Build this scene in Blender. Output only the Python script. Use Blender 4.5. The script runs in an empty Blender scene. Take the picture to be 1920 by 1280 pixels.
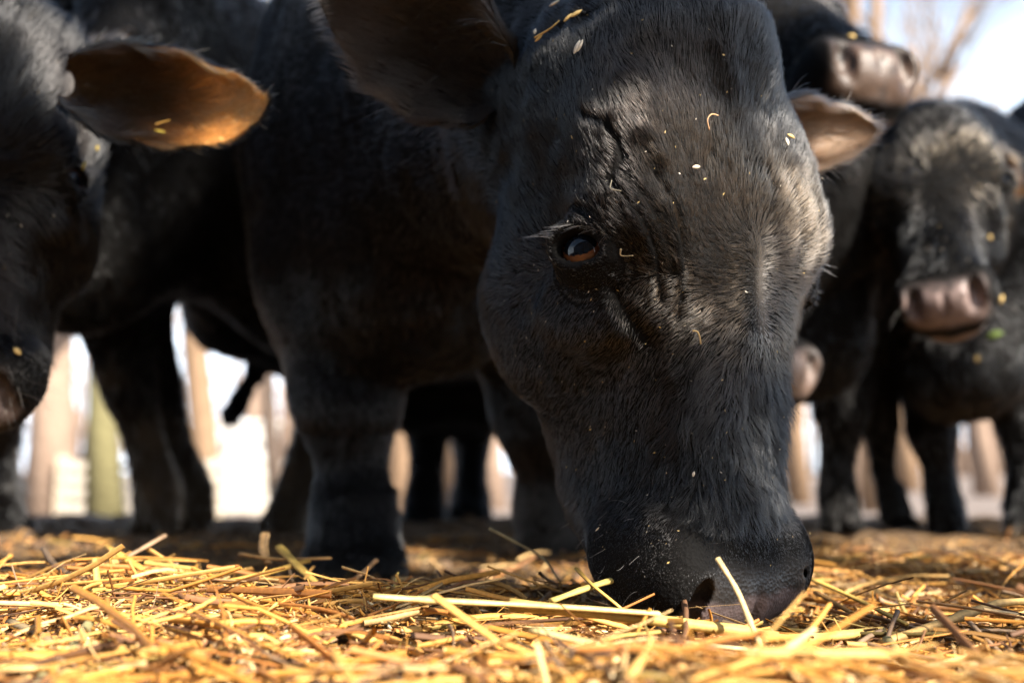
import bpy, math, random
import numpy as np
from mathutils import Vector, Matrix

rng = np.random.default_rng(11)
random.seed(11)
scene = bpy.context.scene
COL = scene.collection

# ------------------------------------------------------------------ camera
CAM_H = 0.125
FPX = 1867.0                      # focal length in photo pixels (1920 wide)
PITCH = math.atan((885 - 640) / FPX)
FWD = np.array([0, math.cos(PITCH), math.sin(PITCH)])
UPV = np.array([0, -math.sin(PITCH), math.cos(PITCH)])
CAMP = np.array([0, 0, CAM_H])
def at(px, py, d):
    """pixel of the photo + real distance along the view axis -> point in the place"""
    return CAMP + d * (FWD + (px - 960) / FPX * np.array([1.0, 0, 0]) + (640 - py) / FPX * UPV)
def pix(p):
    q = np.asarray(p) - CAMP
    d = q @ FWD
    return 960 + FPX * q[..., 0] / d, 640 - FPX * (q @ UPV) / d, d
cd = bpy.data.cameras.new('camera')
cam = bpy.data.objects.new('camera', cd)
COL.objects.link(cam)
cd.sensor_width = 36.0
cd.lens = 36.0 * FPX / 1920
cd.clip_start = 0.02
cd.clip_end = 3000
cam.location = CAMP
cam.rotation_euler = (math.pi / 2 + PITCH, 0, 0)
cd.dof.use_dof = True
cd.dof.focus_distance = 0.80
cd.dof.aperture_fstop = 2.6
cd.dof.aperture_blades = 9
scene.camera = cam

# ------------------------------------------------------------------ sky and sun
SUN_EL, SUN_AZ = math.radians(38), math.radians(138)      # azimuth clockwise from +Y: behind the camera, to the right
SUNV = np.array([math.sin(SUN_AZ) * math.cos(SUN_EL), math.cos(SUN_AZ) * math.cos(SUN_EL), math.sin(SUN_EL)])
world = bpy.data.worlds.new('World')
scene.world = world
world.use_nodes = True
nt = world.node_tree
bg = nt.nodes['Background']
sky = nt.nodes.new('ShaderNodeTexSky')
sky.sky_type = 'NISHITA'
sky.sun_disc = False
sky.sun_elevation = SUN_EL
sky.sun_rotation = SUN_AZ
sky.air_density = 1.4
sky.ozone_density = 1.0
sky.dust_density = 1.5
wc = nt.nodes.new('ShaderNodeTexCoord')
wn = nt.nodes.new('ShaderNodeTexNoise'); wn.inputs['Scale'].default_value = 3.2; wn.inputs['Detail'].default_value = 7; wn.inputs['Roughness'].default_value = .6
wm = nt.nodes.new('ShaderNodeMapping'); wm.inputs['Scale'].default_value = (1, 1, 2.2)
nt.links.new(wc.outputs['Generated'], wm.inputs['Vector']); nt.links.new(wm.outputs[0], wn.inputs['Vector'])
wr = nt.nodes.new('ShaderNodeValToRGB'); wr.color_ramp.elements[0].position = .30; wr.color_ramp.elements[1].position = .54
nt.links.new(wn.outputs['Fac'], wr.inputs['Fac'])
wx = nt.nodes.new('ShaderNodeMix'); wx.data_type = 'RGBA'          # thin white cloud veil all over the sky
wsep = nt.nodes.new('ShaderNodeSeparateXYZ'); nt.links.new(wc.outputs['Generated'], wsep.inputs[0])
wv = nt.nodes.new('ShaderNodeMapRange'); wv.inputs['From Min'].default_value = .22; wv.inputs['From Max'].default_value = .45; wv.inputs['To Min'].default_value = 1; wv.inputs['To Max'].default_value = .0
nt.links.new(wsep.outputs['Z'], wv.inputs['Value'])             # the veil thickens towards the horizon, blue shows overhead
wmul = nt.nodes.new('ShaderNodeMath'); wmul.operation = 'MULTIPLY'
nt.links.new(wr.outputs['Color'], wmul.inputs[0]); nt.links.new(wv.outputs[0], wmul.inputs[1])
nt.links.new(wmul.outputs[0], wx.inputs['Factor']); nt.links.new(sky.outputs[0], wx.inputs['A']); wx.inputs['B'].default_value = (9.2, 10.4, 12.0, 1)
nt.links.new(wx.outputs['Result'], bg.inputs[0])
bg.inputs[1].default_value = 0.07
sl = bpy.data.lights.new('sun', 'SUN')
sl.energy = 5.0
sl.angle = math.radians(0.55)
sl.color = (1.0, 0.925, 0.82)
so = bpy.data.objects.new('sun', sl)
COL.objects.link(so)
so.rotation_euler = Vector(SUNV).to_track_quat('Z', 'Y').to_euler()
scene.view_settings.view_transform = 'Standard'
scene.view_settings.look = 'None'
scene.view_settings.gamma = 1
scene.view_settings.use_curve_mapping = False
scene.view_settings.exposure = 2.0
scene.render.engine = 'CYCLES'
scene.cycles.max_bounces = 8
scene.cycles.transparent_max_bounces = 8
scene.cycles.use_denoising = True

# ------------------------------------------------------------------ small helpers
def unit(v):
    v = np.asarray(v, float)
    return v / np.maximum(np.linalg.norm(v, axis=-1, keepdims=True), 1e-9)
def _hash(ix, iy, iz, seed):
    h = (ix * 374761393 + iy * 668265263 + iz * 2147483647 + seed * 1274126177) & 0xFFFFFFFF
    h = ((h ^ (h >> 13)) * 1274126177) & 0xFFFFFFFF
    h = ((h ^ (h >> 16)) * 2246822519) & 0xFFFFFFFF
    return ((h ^ (h >> 15)) & 0xFFFFFF).astype(np.float64) / 0xFFFFFF
def noise(p, scale, seed=0):
    """value noise in -1..1"""
    q = np.asarray(p, float) * scale
    i = np.floor(q).astype(np.int64)
    f = q - i
    f = f * f * (3 - 2 * f)
    r = 0
    for dx in (0, 1):
        wx = f[..., 0] if dx else 1 - f[..., 0]
        for dy in (0, 1):
            wy = f[..., 1] if dy else 1 - f[..., 1]
            for dz in (0, 1):
                wz = f[..., 2] if dz else 1 - f[..., 2]
                r = r + wx * wy * wz * _hash(i[..., 0] + dx, i[..., 1] + dy, i[..., 2] + dz, seed)
    return r * 2 - 1
def smooth(a, b, x):
    t = np.clip((x - a) / (b - a), 0, 1)
    return t * t * (3 - 2 * t)
def tag(o, label=None, cat=None, group=None, kind=None):
    if label: o['label'] = label
    if cat: o['category'] = cat
    if group: o['group'] = group
    if kind: o['kind'] = kind
    return o
def mesh_obj(name, verts, faces, mat=None, parent=None, smooth_shade=True, attrs=None):
    me = bpy.data.meshes.new(name)
    verts = np.asarray(verts, np.float32)
    if isinstance(faces, np.ndarray):
        n, k = faces.shape
        me.vertices.add(len(verts)); me.vertices.foreach_set('co', verts.ravel())
        me.loops.add(n * k); me.loops.foreach_set('vertex_index', faces.astype(np.int32).ravel())
        me.polygons.add(n)
        me.polygons.foreach_set('loop_start', np.arange(0, n * k, k, dtype=np.int32))
        me.polygons.foreach_set('loop_total', np.full(n, k, np.int32))
        me.update(calc_edges=True)
    else:
        me.from_pydata([tuple(map(float, v)) for v in verts], [], faces)
        me.update()
    if smooth_shade:
        me.polygons.foreach_set('use_smooth', np.ones(len(me.polygons), bool))
    for k, a in (attrs or {}).items():
        a = np.asarray(a, np.float32)
        if a.ndim == 1:
            at_ = me.attributes.new(k, 'FLOAT', 'POINT'); at_.data.foreach_set('value', a)
        else:
            at_ = me.attributes.new(k, 'FLOAT_COLOR', 'POINT')
            at_.data.foreach_set('color', np.concatenate([a, np.ones((len(a), 1), np.float32)], 1).ravel())
    if mat: me.materials.append(mat)
    o = bpy.data.objects.new(name, me)
    COL.objects.link(o)
    if parent is not None: o.parent = parent
    return o

# ------------------------------------------------------------------ materials
def new_mat(name):
    m = bpy.data.materials.new(name)
    m.use_nodes = True
    t = m.node_tree
    return m, t, t.nodes['Principled BSDF'], lambda ty: t.nodes.new(ty)
def simple(name, col, rough=0.6, spec=0.5, bump=None, var=0.0, scale=20, metallic=0):
    m, t, p, N = new_mat(name)
    p.inputs['Roughness'].default_value = rough
    p.inputs['Specular IOR Level'].default_value = spec
    p.inputs['Base Color'].default_value = (*col, 1)
    tc = N('ShaderNodeTexCoord')
    if var:
        n = N('ShaderNodeTexNoise'); n.inputs['Scale'].default_value = scale; n.inputs['Detail'].default_value = 6
        t.links.new(tc.outputs['Object'], n.inputs['Vector'])
        r = N('ShaderNodeMix'); r.data_type = 'RGBA'
        r.inputs['A'].default_value = (*[c * (1 - var) for c in col], 1)
        r.inputs['B'].default_value = (*[min(1, c * (1 + var)) for c in col], 1)
        t.links.new(n.outputs['Fac'], r.inputs['Factor'])
        t.links.new(r.outputs['Result'], p.inputs['Base Color'])
    if bump:
        n2 = N('ShaderNodeTexNoise'); n2.inputs['Scale'].default_value = bump[0]; n2.inputs['Detail'].default_value = 5
        t.links.new(tc.outputs['Object'], n2.inputs['Vector'])
        b = N('ShaderNodeBump'); b.inputs['Strength'].default_value = bump[1]; b.inputs['Distance'].default_value = bump[2]
        t.links.new(n2.outputs['Fac'], b.inputs['Height'])
        t.links.new(b.outputs['Normal'], p.inputs['Normal'])
    return m
def hair_mat(name, rough=0.22, refl=1.0):
    m = bpy.data.materials.new(name)
    m.use_nodes = True
    t = m.node_tree
    t.nodes.clear()
    out = t.nodes.new('ShaderNodeOutputMaterial')
    h = t.nodes.new('ShaderNodeBsdfHairPrincipled')
    h.parametrization = 'COLOR'
    h.inputs['Roughness'].default_value = rough
    h.inputs['Radial Roughness'].default_value = 0.45
    h.inputs['Random Roughness'].default_value = 0.25
    h.inputs['IOR'].default_value = 1.46
    a = t.nodes.new('ShaderNodeAttribute'); a.attribute_name = 'tint'
    t.links.new(a.outputs['Color'], h.inputs['Color'])
    t.links.new(h.outputs[0], out.inputs['Surface'])
    return m
M_COAT = hair_mat('black_coat_hair')
def skin_mat():
    """short dark hide; bare nose pad where the 'pad' attribute says so, dust from the 'dust' attribute"""
    m, t, p, N = new_mat('cow_hide')
    at_ = N('ShaderNodeAttribute'); at_.attribute_name = 'pad'
    du = N('ShaderNodeAttribute'); du.attribute_name = 'dust'
    tc = N('ShaderNodeTexCoord')
    n = N('ShaderNodeTexNoise'); n.inputs['Scale'].default_value = 60; n.inputs['Detail'].default_value = 6
    t.links.new(tc.outputs['Object'], n.inputs['Vector'])
    pk = N('ShaderNodeAttribute'); pk.attribute_name = 'padcol'
    hide = N('ShaderNodeMix'); hide.data_type = 'RGBA'
    hide.inputs['A'].default_value = (0.0045, 0.0042, 0.004, 1)
    hide.inputs['B'].default_value = (0.13, 0.095, 0.062, 1)
    t.links.new(du.outputs['Fac'], hide.inputs['Factor'])
    mx = N('ShaderNodeMix'); mx.data_type = 'RGBA'
    t.links.new(at_.outputs['Fac'], mx.inputs['Factor'])
    t.links.new(hide.outputs['Result'], mx.inputs['A'])
    var = N('ShaderNodeMix'); var.data_type = 'RGBA'; var.blend_type = 'MULTIPLY'; var.inputs['Factor'].default_value = 0.6
    t.links.new(pk.outputs['Color'], var.inputs['A']); t.links.new(n.outputs['Color'], var.inputs['B'])
    t.links.new(pk.outputs['Color'], mx.inputs['B'])
    t.links.new(mx.outputs['Result'], p.inputs['Base Color'])
    mr = N('ShaderNodeMapRange'); mr.inputs['To Min'].default_value = 0.8; mr.inputs['To Max'].default_value = 0.46
    t.links.new(at_.outputs['Fac'], mr.inputs['Value']); t.links.new(mr.outputs[0], p.inputs['Roughness'])
    sp_ = N('ShaderNodeMapRange'); sp_.inputs['To Min'].default_value = .06; sp_.inputs['To Max'].default_value = .4
    t.links.new(at_.outputs['Fac'], sp_.inputs['Value']); t.links.new(sp_.outputs[0], p.inputs['Specular IOR Level'])
    v = N('ShaderNodeTexVoronoi'); v.inputs['Scale'].default_value = 330
    t.links.new(tc.outputs['Object'], v.inputs['Vector'])
    ad = N('ShaderNodeMath'); ad.operation = 'ADD'
    t.links.new(v.outputs['Distance'], ad.inputs[0]); t.links.new(n.outputs['Fac'], ad.inputs[1])
    b = N('ShaderNodeBump'); b.inputs['Strength'].default_value = 0.5; b.inputs['Distance'].default_value = 0.0012
    t.links.new(ad.outputs[0], b.inputs['Height']); t.links.new(b.outputs['Normal'], p.inputs['Normal'])
    return m
M_HIDE = skin_mat()

# ------------------------------------------------------------------ implicit modelling (smooth unions polygonised by surface nets)
class Field:
    def __init__(s, xs, ys, zs):
        s.ax = [np.asarray(a, np.float32) for a in (xs, ys, zs)]
        s.d = np.full([len(a) for a in s.ax], 0.15, np.float32)
    def block(s, lo, hi):
        sl = []
        for a, l, h in zip(s.ax, lo, hi):
            i0 = max(0, int(np.searchsorted(a, l)) - 1); i1 = min(len(a), int(np.searchsorted(a, h)) + 1)
            if i1 <= i0: return None, None
            sl.append(slice(i0, i1))
        g = np.stack(np.meshgrid(*[a[q] for a, q in zip(s.ax, sl)], indexing='ij'), -1)
        return tuple(sl), g
    def put(s, fn, lo, hi, k=0.02, op='u', margin=0.06):
        sl, g = s.block(np.asarray(lo) - margin, np.asarray(hi) + margin)
        if sl is None: return
        a = s.d[sl]; b = fn(g)
        if op == 'u':
            h = np.maximum(k - np.abs(a - b), 0) / k
            s.d[sl] = np.minimum(a, b) - h * h * k * 0.25
        else:                                   # subtract
            b = -b
            h = np.maximum(k - np.abs(a - b), 0) / k
            s.d[sl] = np.maximum(a, b) + h * h * k * 0.25
    def cap(s, a, b, ra, rb, k=0.03, op='u'):
        a = np.asarray(a, np.float32); b = np.asarray(b, np.float32)
        r = max(ra, rb)
        def fn(g):
            ab = b - a
            t = np.clip(((g - a) @ ab) / max(float(ab @ ab), 1e-9), 0, 1)
            return np.linalg.norm(g - a - t[..., None] * ab, axis=-1) - (ra + t * (rb - ra))
        s.put(fn, np.minimum(a, b) - r, np.maximum(a, b) + r, k, op, margin=max(0.05, k * 1.5))
    def ell(s, c, R, r, k=0.03, op='u'):
        """ellipsoid: centre, rows of axes, radii"""
        c = np.asarray(c, np.float32); R = np.asarray(R, np.float32); r = np.asarray(r, np.float32)
        def fn(g):
            q = (g - c) @ R.T
            k0 = np.linalg.norm(q / r, axis=-1); k1 = np.linalg.norm(q / (r * r), axis=-1)
            return k0 * (k0 - 1) / np.maximum(k1, 1e-6)
        e = np.sqrt(((R * r[:, None]) ** 2).sum(0))
        s.put(fn, c - e, c + e, k, op, margin=max(0.04, k * 1.5))
    def mesh(s):
        D = s.d; ins = D < 0
        nx, ny, nz = D.shape
        cs = [ins[i:nx - 1 + i, j:ny - 1 + j, k:nz - 1 + k] for i in (0, 1) for j in (0, 1) for k in (0, 1)]
        cnt = sum(c.astype(np.int8) for c in cs)
        act = (cnt > 0) & (cnt < 8)
        I = np.argwhere(act)
        idx = np.full(act.shape, -1, np.int32); idx[act] = np.arange(len(I), dtype=np.int32)
        X = s.ax
        acc = np.zeros((len(I), 3)); num = np.zeros(len(I))
        corner = [(i, j, k) for i in (0, 1) for j in (0, 1) for k in (0, 1)]
        val = {c: D[I[:, 0] + c[0], I[:, 1] + c[1], I[:, 2] + c[2]] for c in corner}
        for c in corner:
            for ax in range(3):
                if c[ax] == 0:
                    e = list(c); e[ax] = 1; e = tuple(e)
                    va, vb = val[c], val[e]
                    m = (va < 0) != (vb < 0)
                    if not m.any(): continue
                    t = va[m] / (va[m] - vb[m])
                    for q in range(3):
                        p0 = X[q][I[m, q] + c[q]]; p1 = X[q][I[m, q] + e[q]]
                        acc[m, q] += p0 + t * (p1 - p0)
                    num[m] += 1
        V = acc / num[:, None]
        F = []
        for ax in range(3):
            o1, o2 = (ax + 1) % 3, (ax + 2) % 3
            sl0 = [slice(None)] * 3; sl1 = [slice(None)] * 3
            sl0[ax] = slice(0, -1); sl1[ax] = slice(1, None)
            a, b = ins[tuple(sl0)], ins[tuple(sl1)]
            E = np.argwhere(a != b)
            ok = (E[:, o1] > 0) & (E[:, o2] > 0) & (E[:, o1] < D.shape[o1] - 1) & (E[:, o2] < D.shape[o2] - 1)
            E = E[ok]
            flip = b[E[:, 0], E[:, 1], E[:, 2]]
            def cell(d1, d2):
                e = E.copy(); e[:, o1] -= d1; e[:, o2] -= d2
                return idx[e[:, 0], e[:, 1], e[:, 2]]
            q = np.stack([cell(1, 1), cell(0, 1), cell(0, 0), cell(1, 0)], 1)
            q[flip] = q[flip][:, ::-1]
            F.append(q)
        F = np.concatenate(F)
        return V, F[(F >= 0).all(1)]
def vnormals(V, F):
    n = np.zeros_like(V)
    fn = np.cross(V[F[:, 2]] - V[F[:, 0]], V[F[:, 3]] - V[F[:, 1]])
    for i in range(4):
        for q in range(3):
            n[:, q] += np.bincount(F[:, i], fn[:, q], len(V))
    return unit(n)
def relax(V, F, it=2, lam=0.5):
    E = np.concatenate([F[:, [0, 1]], F[:, [1, 2]], F[:, [2, 3]], F[:, [3, 0]]])
    deg = np.bincount(E[:, 0], minlength=len(V)) + np.bincount(E[:, 1], minlength=len(V))
    for _ in range(it):
        a = np.zeros_like(V)
        for q in range(3):
            a[:, q] = np.bincount(E[:, 0], V[E[:, 1], q], len(V)) + np.bincount(E[:, 1], V[E[:, 0], q], len(V))
        V = V + lam * (a / np.maximum(deg, 1)[:, None] - V)
    return V
def axis_pts(lo, hi, flo, fhi, fine, coarse):
    """grid line positions: fine between flo and fhi, growing to coarse outside"""
    p = list(np.arange(flo, fhi + fine, fine))
    st = fine
    while p[-1] < hi: st = min(st * 1.25, coarse); p.append(p[-1] + st)
    st = fine; q = [p[0]]
    while q[-1] > lo: st = min(st * 1.25, coarse); q.append(q[-1] - st)
    return np.array(q[:0:-1] + p)

# ------------------------------------------------------------------ the head: lofted sections in head axes (u to the cow's right, v out of the face, w down the face)
SECT = [
 (-.06, -.08, [(0,0),(.02,.03),(.05,.045),(.09,.04),(.11,0)]),
 (-.02, -.03, [(0,0),(.012,.05),(.05,.082),(.11,.085),(.17,.05),(.19,0)]),
 (.05, .004, [(0,0),(.008,.078),(.04,.110),(.09,.11),(.15,.1),(.2,.055),(.22,0)]),
 (.13, .022, [(0,0),(.006,.09),(.03,.127),(.07,.129),(.13,.112),(.2,.085),(.25,0)]),
 (.20, .025, [(0,0),(.006,.086),(.03,.122),(.06,.126),(.09,.12),(.14,.11),(.22,.088),(.275,0)]),
 (.26, .020, [(0,0),(.006,.05),(.03,.086),(.06,.102),(.1,.107),(.16,.102),(.23,.078),(.27,0)]),
 (.32, .013, [(0,0),(.006,.042),(.03,.067),(.06,.079),(.1,.086),(.16,.08),(.215,.062),(.255,0)]),
 (.38, .006, [(0,0),(.006,.040),(.03,.059),(.06,.067),(.1,.072),(.15,.068),(.2,.05),(.235,0)]),
 (.43, .002, [(0,0),(.006,.043),(.03,.062),(.06,.071),(.09,.074),(.14,.068),(.18,.048),(.205,0)]),
 (.47, .002, [(0,0),(.006,.052),(.025,.074),(.05,.081),(.08,.08),(.12,.066),(.155,.047),(.175,0)]),
 (.505, -.004, [(0,0),(.006,.046),(.02,.066),(.04,.073),(.07,.071),(.105,.056),(.13,.04),(.145,0)]),
 (.527, -.030, [(0,0),(.008,.035),(.025,.052),(.045,.054),(.07,.043),(.09,.0)]),
 (.538, -.06, [(0,0),(.006,.01),(.012,.014),(.02,.01),(.03,0)]),
]
NPHI, NW = 96, 240
def _loft():
    W = np.array([s[0] for s in SECT]); C = []; R = []
    phi = np.linspace(0, np.pi, NPHI)
    for w, vf, pts in SECT:
        p = np.array(pts, float); Dp = p[-1, 0]
        x, y = p[:, 1], vf - p[:, 0]
        # closed mirrored outline, corner-cut three times
        P = np.concatenate([np.stack([x, y], 1), np.stack([-x, y], 1)[-2:0:-1]])
        for _ in range(3):
            Q = np.roll(P, -1, 0)
            P = np.stack([P * .75 + Q * .25, P * .25 + Q * .75], 1).reshape(-1, 2)
        c = vf - 0.45 * Dp
        a = np.arctan2(P[:, 0], P[:, 1] - c); r = np.hypot(P[:, 0], P[:, 1] - c)
        o = np.argsort(a); a, r = a[o], r[o]
        C.append(c); R.append(np.interp(phi, np.concatenate([a - 2*np.pi, a, a + 2*np.pi]), np.tile(r, 3)))
    C = np.array(C)[:, None]; R = np.array(R)
    Wf = np.linspace(W[0], W[-1], NW)
    def herm(Y):
        m = np.zeros_like(Y)
        m[1:-1] = (Y[2:] - Y[:-2]) / (W[2:] - W[:-2])[:, None]
        i = np.clip(np.searchsorted(W, Wf) - 1, 0, len(W) - 2); h = (W[i + 1] - W[i])[:, None]; t = ((Wf - W[i])[:, None]) / h
        return (2*t**3-3*t**2+1)*Y[i] + (t**3-2*t**2+t)*h*m[i] + (3*t**2-2*t**3)*Y[i+1] + (t**3-t**2)*h*m[i+1]
    return W[0], W[-1], herm(C)[:, 0], herm(R)
W0, W1, LC, LR = _loft()
def loft_sdf(q):
    w = q[..., 2]
    fi = np.clip((w - W0) / (W1 - W0), 0, 1) * (NW - 1.001); i = fi.astype(np.int32); f = fi - i
    c = LC[i] * (1 - f) + LC[i + 1] * f
    y = q[..., 1] - c
    rho = np.hypot(q[..., 0], y)
    fj = np.abs(np.arctan2(q[..., 0], y)) / np.pi * (NPHI - 1.001); j = fj.astype(np.int32); g = fj - j
    R = (LR[i, j] * (1 - f) + LR[i + 1, j] * f) * (1 - g) + (LR[i, j + 1] * (1 - f) + LR[i + 1, j + 1] * f) * g
    return np.maximum((rho - R) * 0.85, np.maximum(W0 - w, w - W1))
class Head:
    def __init__(s, poll, muzzle, facing, size=None):
        s.w = unit(np.asarray(muzzle) - poll); s.O = np.asarray(poll, float)
        f = np.asarray(facing, float); s.v = unit(f - (f @ s.w) * s.w); s.u = np.cross(s.w, s.v)
        s.s = np.linalg.norm(np.asarray(muzzle) - poll) / 0.52 if size is None else size
        s.R = np.stack([s.u, s.v, s.w])
    def loc(s, p): return ((np.asarray(p) - s.O) @ s.R.T) / s.s
    def pt(s, u, v, w): return s.O + s.s * (np.array([u, v, w]) @ s.R)
    def dirn(s, u, v, w): return unit(np.array([u, v, w]) @ s.R)
EYE = (.1185, -.052, .217)
EYE_R = .0235
def add_head(F, H):
    s = H.s
    cs = [H.pt(u, v, w) for u in (-.14, .14) for v in (-.28, .05) for w in (-.07, .545)]
    F.put(lambda g: loft_sdf(H.loc(g)) * s, np.min(cs, 0), np.max(cs, 0), 0.03 * s, 'u', 0.01)
    E = lambda c, r, k=.02, op='u', R=H.R: F.ell(H.pt(*c), R, np.array(r) * s, k * s, op)
    Cc = lambda a, b, ra, rb, k=.015, op='u': F.cap(H.pt(*a), H.pt(*b), ra * s, rb * s, k * s, op)
    E((0, -.02, .03), (.066, .035, .045), .04)                       # poll crest
    for sg in (1, -1):
        E((sg*.096, -.034, .185), (.034, .036, .034), .03)           # brow bone over the eye
        E((sg*.108, -.065, .258), (.012, .035, .03), .03)            # cheekbone
        E((sg*.080, -.165, .235), (.030, .075, .085), .04)           # jaw muscle
        E((sg*.062, -.028, .470), (.020, .022, .030), .025)          # nostril wing
        E((sg*.064, -.065, .462), (.022, .055, .042), .025)          # lip pad
        # nostril: comma-shaped slot on the side of the pad
        k_ = getattr(H, 'nostril', 1.0) * (getattr(H, 'far_nostril', 1.0) if sg < 0 else 1.0)
        fu, fv = getattr(H, 'nose_front', (1.0, 0.0))
        NP = lambda u, v, w: (sg * u * fu, v + fv, w)
        Cc(NP(.0600, -.004, .478), NP(.0635, -.028, .487), .0050 * k_, .0075 * k_, .006, 'sub')
        Cc(NP(.0620, -.010, .484), NP(.0660, -.034, .508), .0095 * k_, .0115 * k_, .006, 'sub')
        Cc(NP(.0650, -.028, .506), NP(.0620, -.050, .530), .0110 * k_, .0090 * k_, .006, 'sub')
        # mouth line
        Cc((sg*.086, -.150, .405), (sg*.080, -.125, .465), .002, .0035, .006, 'sub')
        # eye: lids ring and socket
        e = np.array([sg*EYE[0], EYE[1], EYE[2]])
        ax = unit(np.array([sg*.86, .42, -.12])); dn = unit(np.array([0, -.2, 1.0]) - (np.array([0, -.2, 1.0]) @ ax) * ax); lat = np.cross(ax, dn)
        E(tuple(e), (.030, .030, .028), .014)
        E(tuple(e + ax * .016 + dn * .002), (.0235, .0165, .022), .004, 'sub', np.stack([lat, dn, ax]) @ H.R)
        pts = []
        for q in np.linspace(0, 2*np.pi, 17):
            up = math.sin(q)
            pts.append(e + lat * .0255 * math.cos(q) - dn * (.0190 if up > 0 else .0165) * up + ax * (.0170 + (.005 if up > 0 else .0015) * abs(up)))
        for a, b, q in zip(pts[:-1], pts[1:], np.linspace(0, 2*np.pi, 17)):
            r = .0062 if math.sin(q + .2) > 0 else .0045
            Cc(tuple(a), tuple(b), r, r, .006)
    Cc((0, .016, .472), (0, -.03, .532), .0022, .0035, .008, 'sub')      # groove down the middle of the pad
    Cc((-.05, -.082, .532), (.05, -.082, .532), .003, .003, .008, 'sub')  # gap between the lips
    E((0, -.115, .475), (.046, .05, .038), .025)                     # chin
def eye_axis(H, sg):
    ax = unit(np.array([sg*.86, .42, -.12])); return ax

# ------------------------------------------------------------------ ear shell
def ear_shell(base, tip, face, length=None, W=.05, droop=0.02, roll=1.0, thick=.004, nu=26, nv=22, base_w=.42, curl=0):
    """leaf-shaped cupped shell: base and tip points, face = where the hollow looks; returns verts, quads, inner-mask, tip-param, hair dir"""
    base = np.asarray(base, float); tip = np.asarray(tip, float)
    L = np.linalg.norm(tip - base); a = (tip - base) / L
    f = np.asarray(face, float); f = unit(f - (f @ a) * a); b = np.cross(a, f)
    S = np.linspace(0, 1, nu); T = np.linspace(-1, 1, nv)
    lay = []
    for layer in (0, 1):
        g = np.zeros((nu, nv, 3))
        for i, s_ in enumerate(S):
            wid = W * (base_w * (1 - s_) ** 2 + np.sin(np.pi * min(1, s_ ** .82)) ** .62 * (1 - .12 * s_)) * (1 if s_ < .999 else 0.15)
            ang = (2.5 * (1 - s_) ** 1.3 + 1.15 * roll)             # total opening angle of the arc
            R = 2 * wid / ang
            sp = base + a * L * s_ - f * droop * np.sin(np.pi * s_ * .8) + b * 0
            for j, t_ in enumerate(T):
                th = t_ * ang / 2
                rr = R - (thick * (1 - .6 * abs(t_)) * (1 - .5 * s_) if layer else 0)
                g[i, j] = sp + b * rr * math.sin(th) + f * (R * .6 - rr * math.cos(th))
                q = max(0.0, (t_ * (1 if curl > 0 else -1) - .45) / .55) ** 2 * abs(curl) * math.sin(math.pi * min(1, s_ * .9 + .05))
                g[i, j] += wid * q * (f * .40 - b * (1 if curl > 0 else -1) * .34)
                g[i, j] += .05 * wid * f * math.sin(9 * s_ + 3 * t_) * abs(t_) + .035 * wid * b * t_ * math.sin(23 * s_ + 1.7)
        lay.append(g)
    V = np.concatenate([lay[0].reshape(-1, 3), lay[1].reshape(-1, 3)])
    n = nu * nv
    F = []
    for i in range(nu - 1):
        for j in range(nv - 1):
            k = i * nv + j
            F.append([k, k + 1, k + nv + 1, k + nv][::-1])
            F.append([n + k, n + k + 1, n + k + nv + 1, n + k + nv])
    for i in range(nu - 1):
        k = i * nv
        F.append([k, k + nv, n + k + nv, n + k][::-1])
        k = i * nv + nv - 1
        F.append([k, k + nv, n + k + nv, n + k])
    for j in range(nv - 1):
        k = (nu - 1) * nv + j
        F.append([k, k + 1, n + k + 1, n + k][::-1])
    inner = np.concatenate([np.zeros(n), np.ones(n)])
    prm = np.tile(np.repeat(S, nv), 2)
    side = np.tile(np.tile(T, nu), 2)
    hd = unit(np.tile(a, (2 * n, 1)) + side[:, None] * b * .5)
    return V, np.array(F), inner, prm, hd, side

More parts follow.
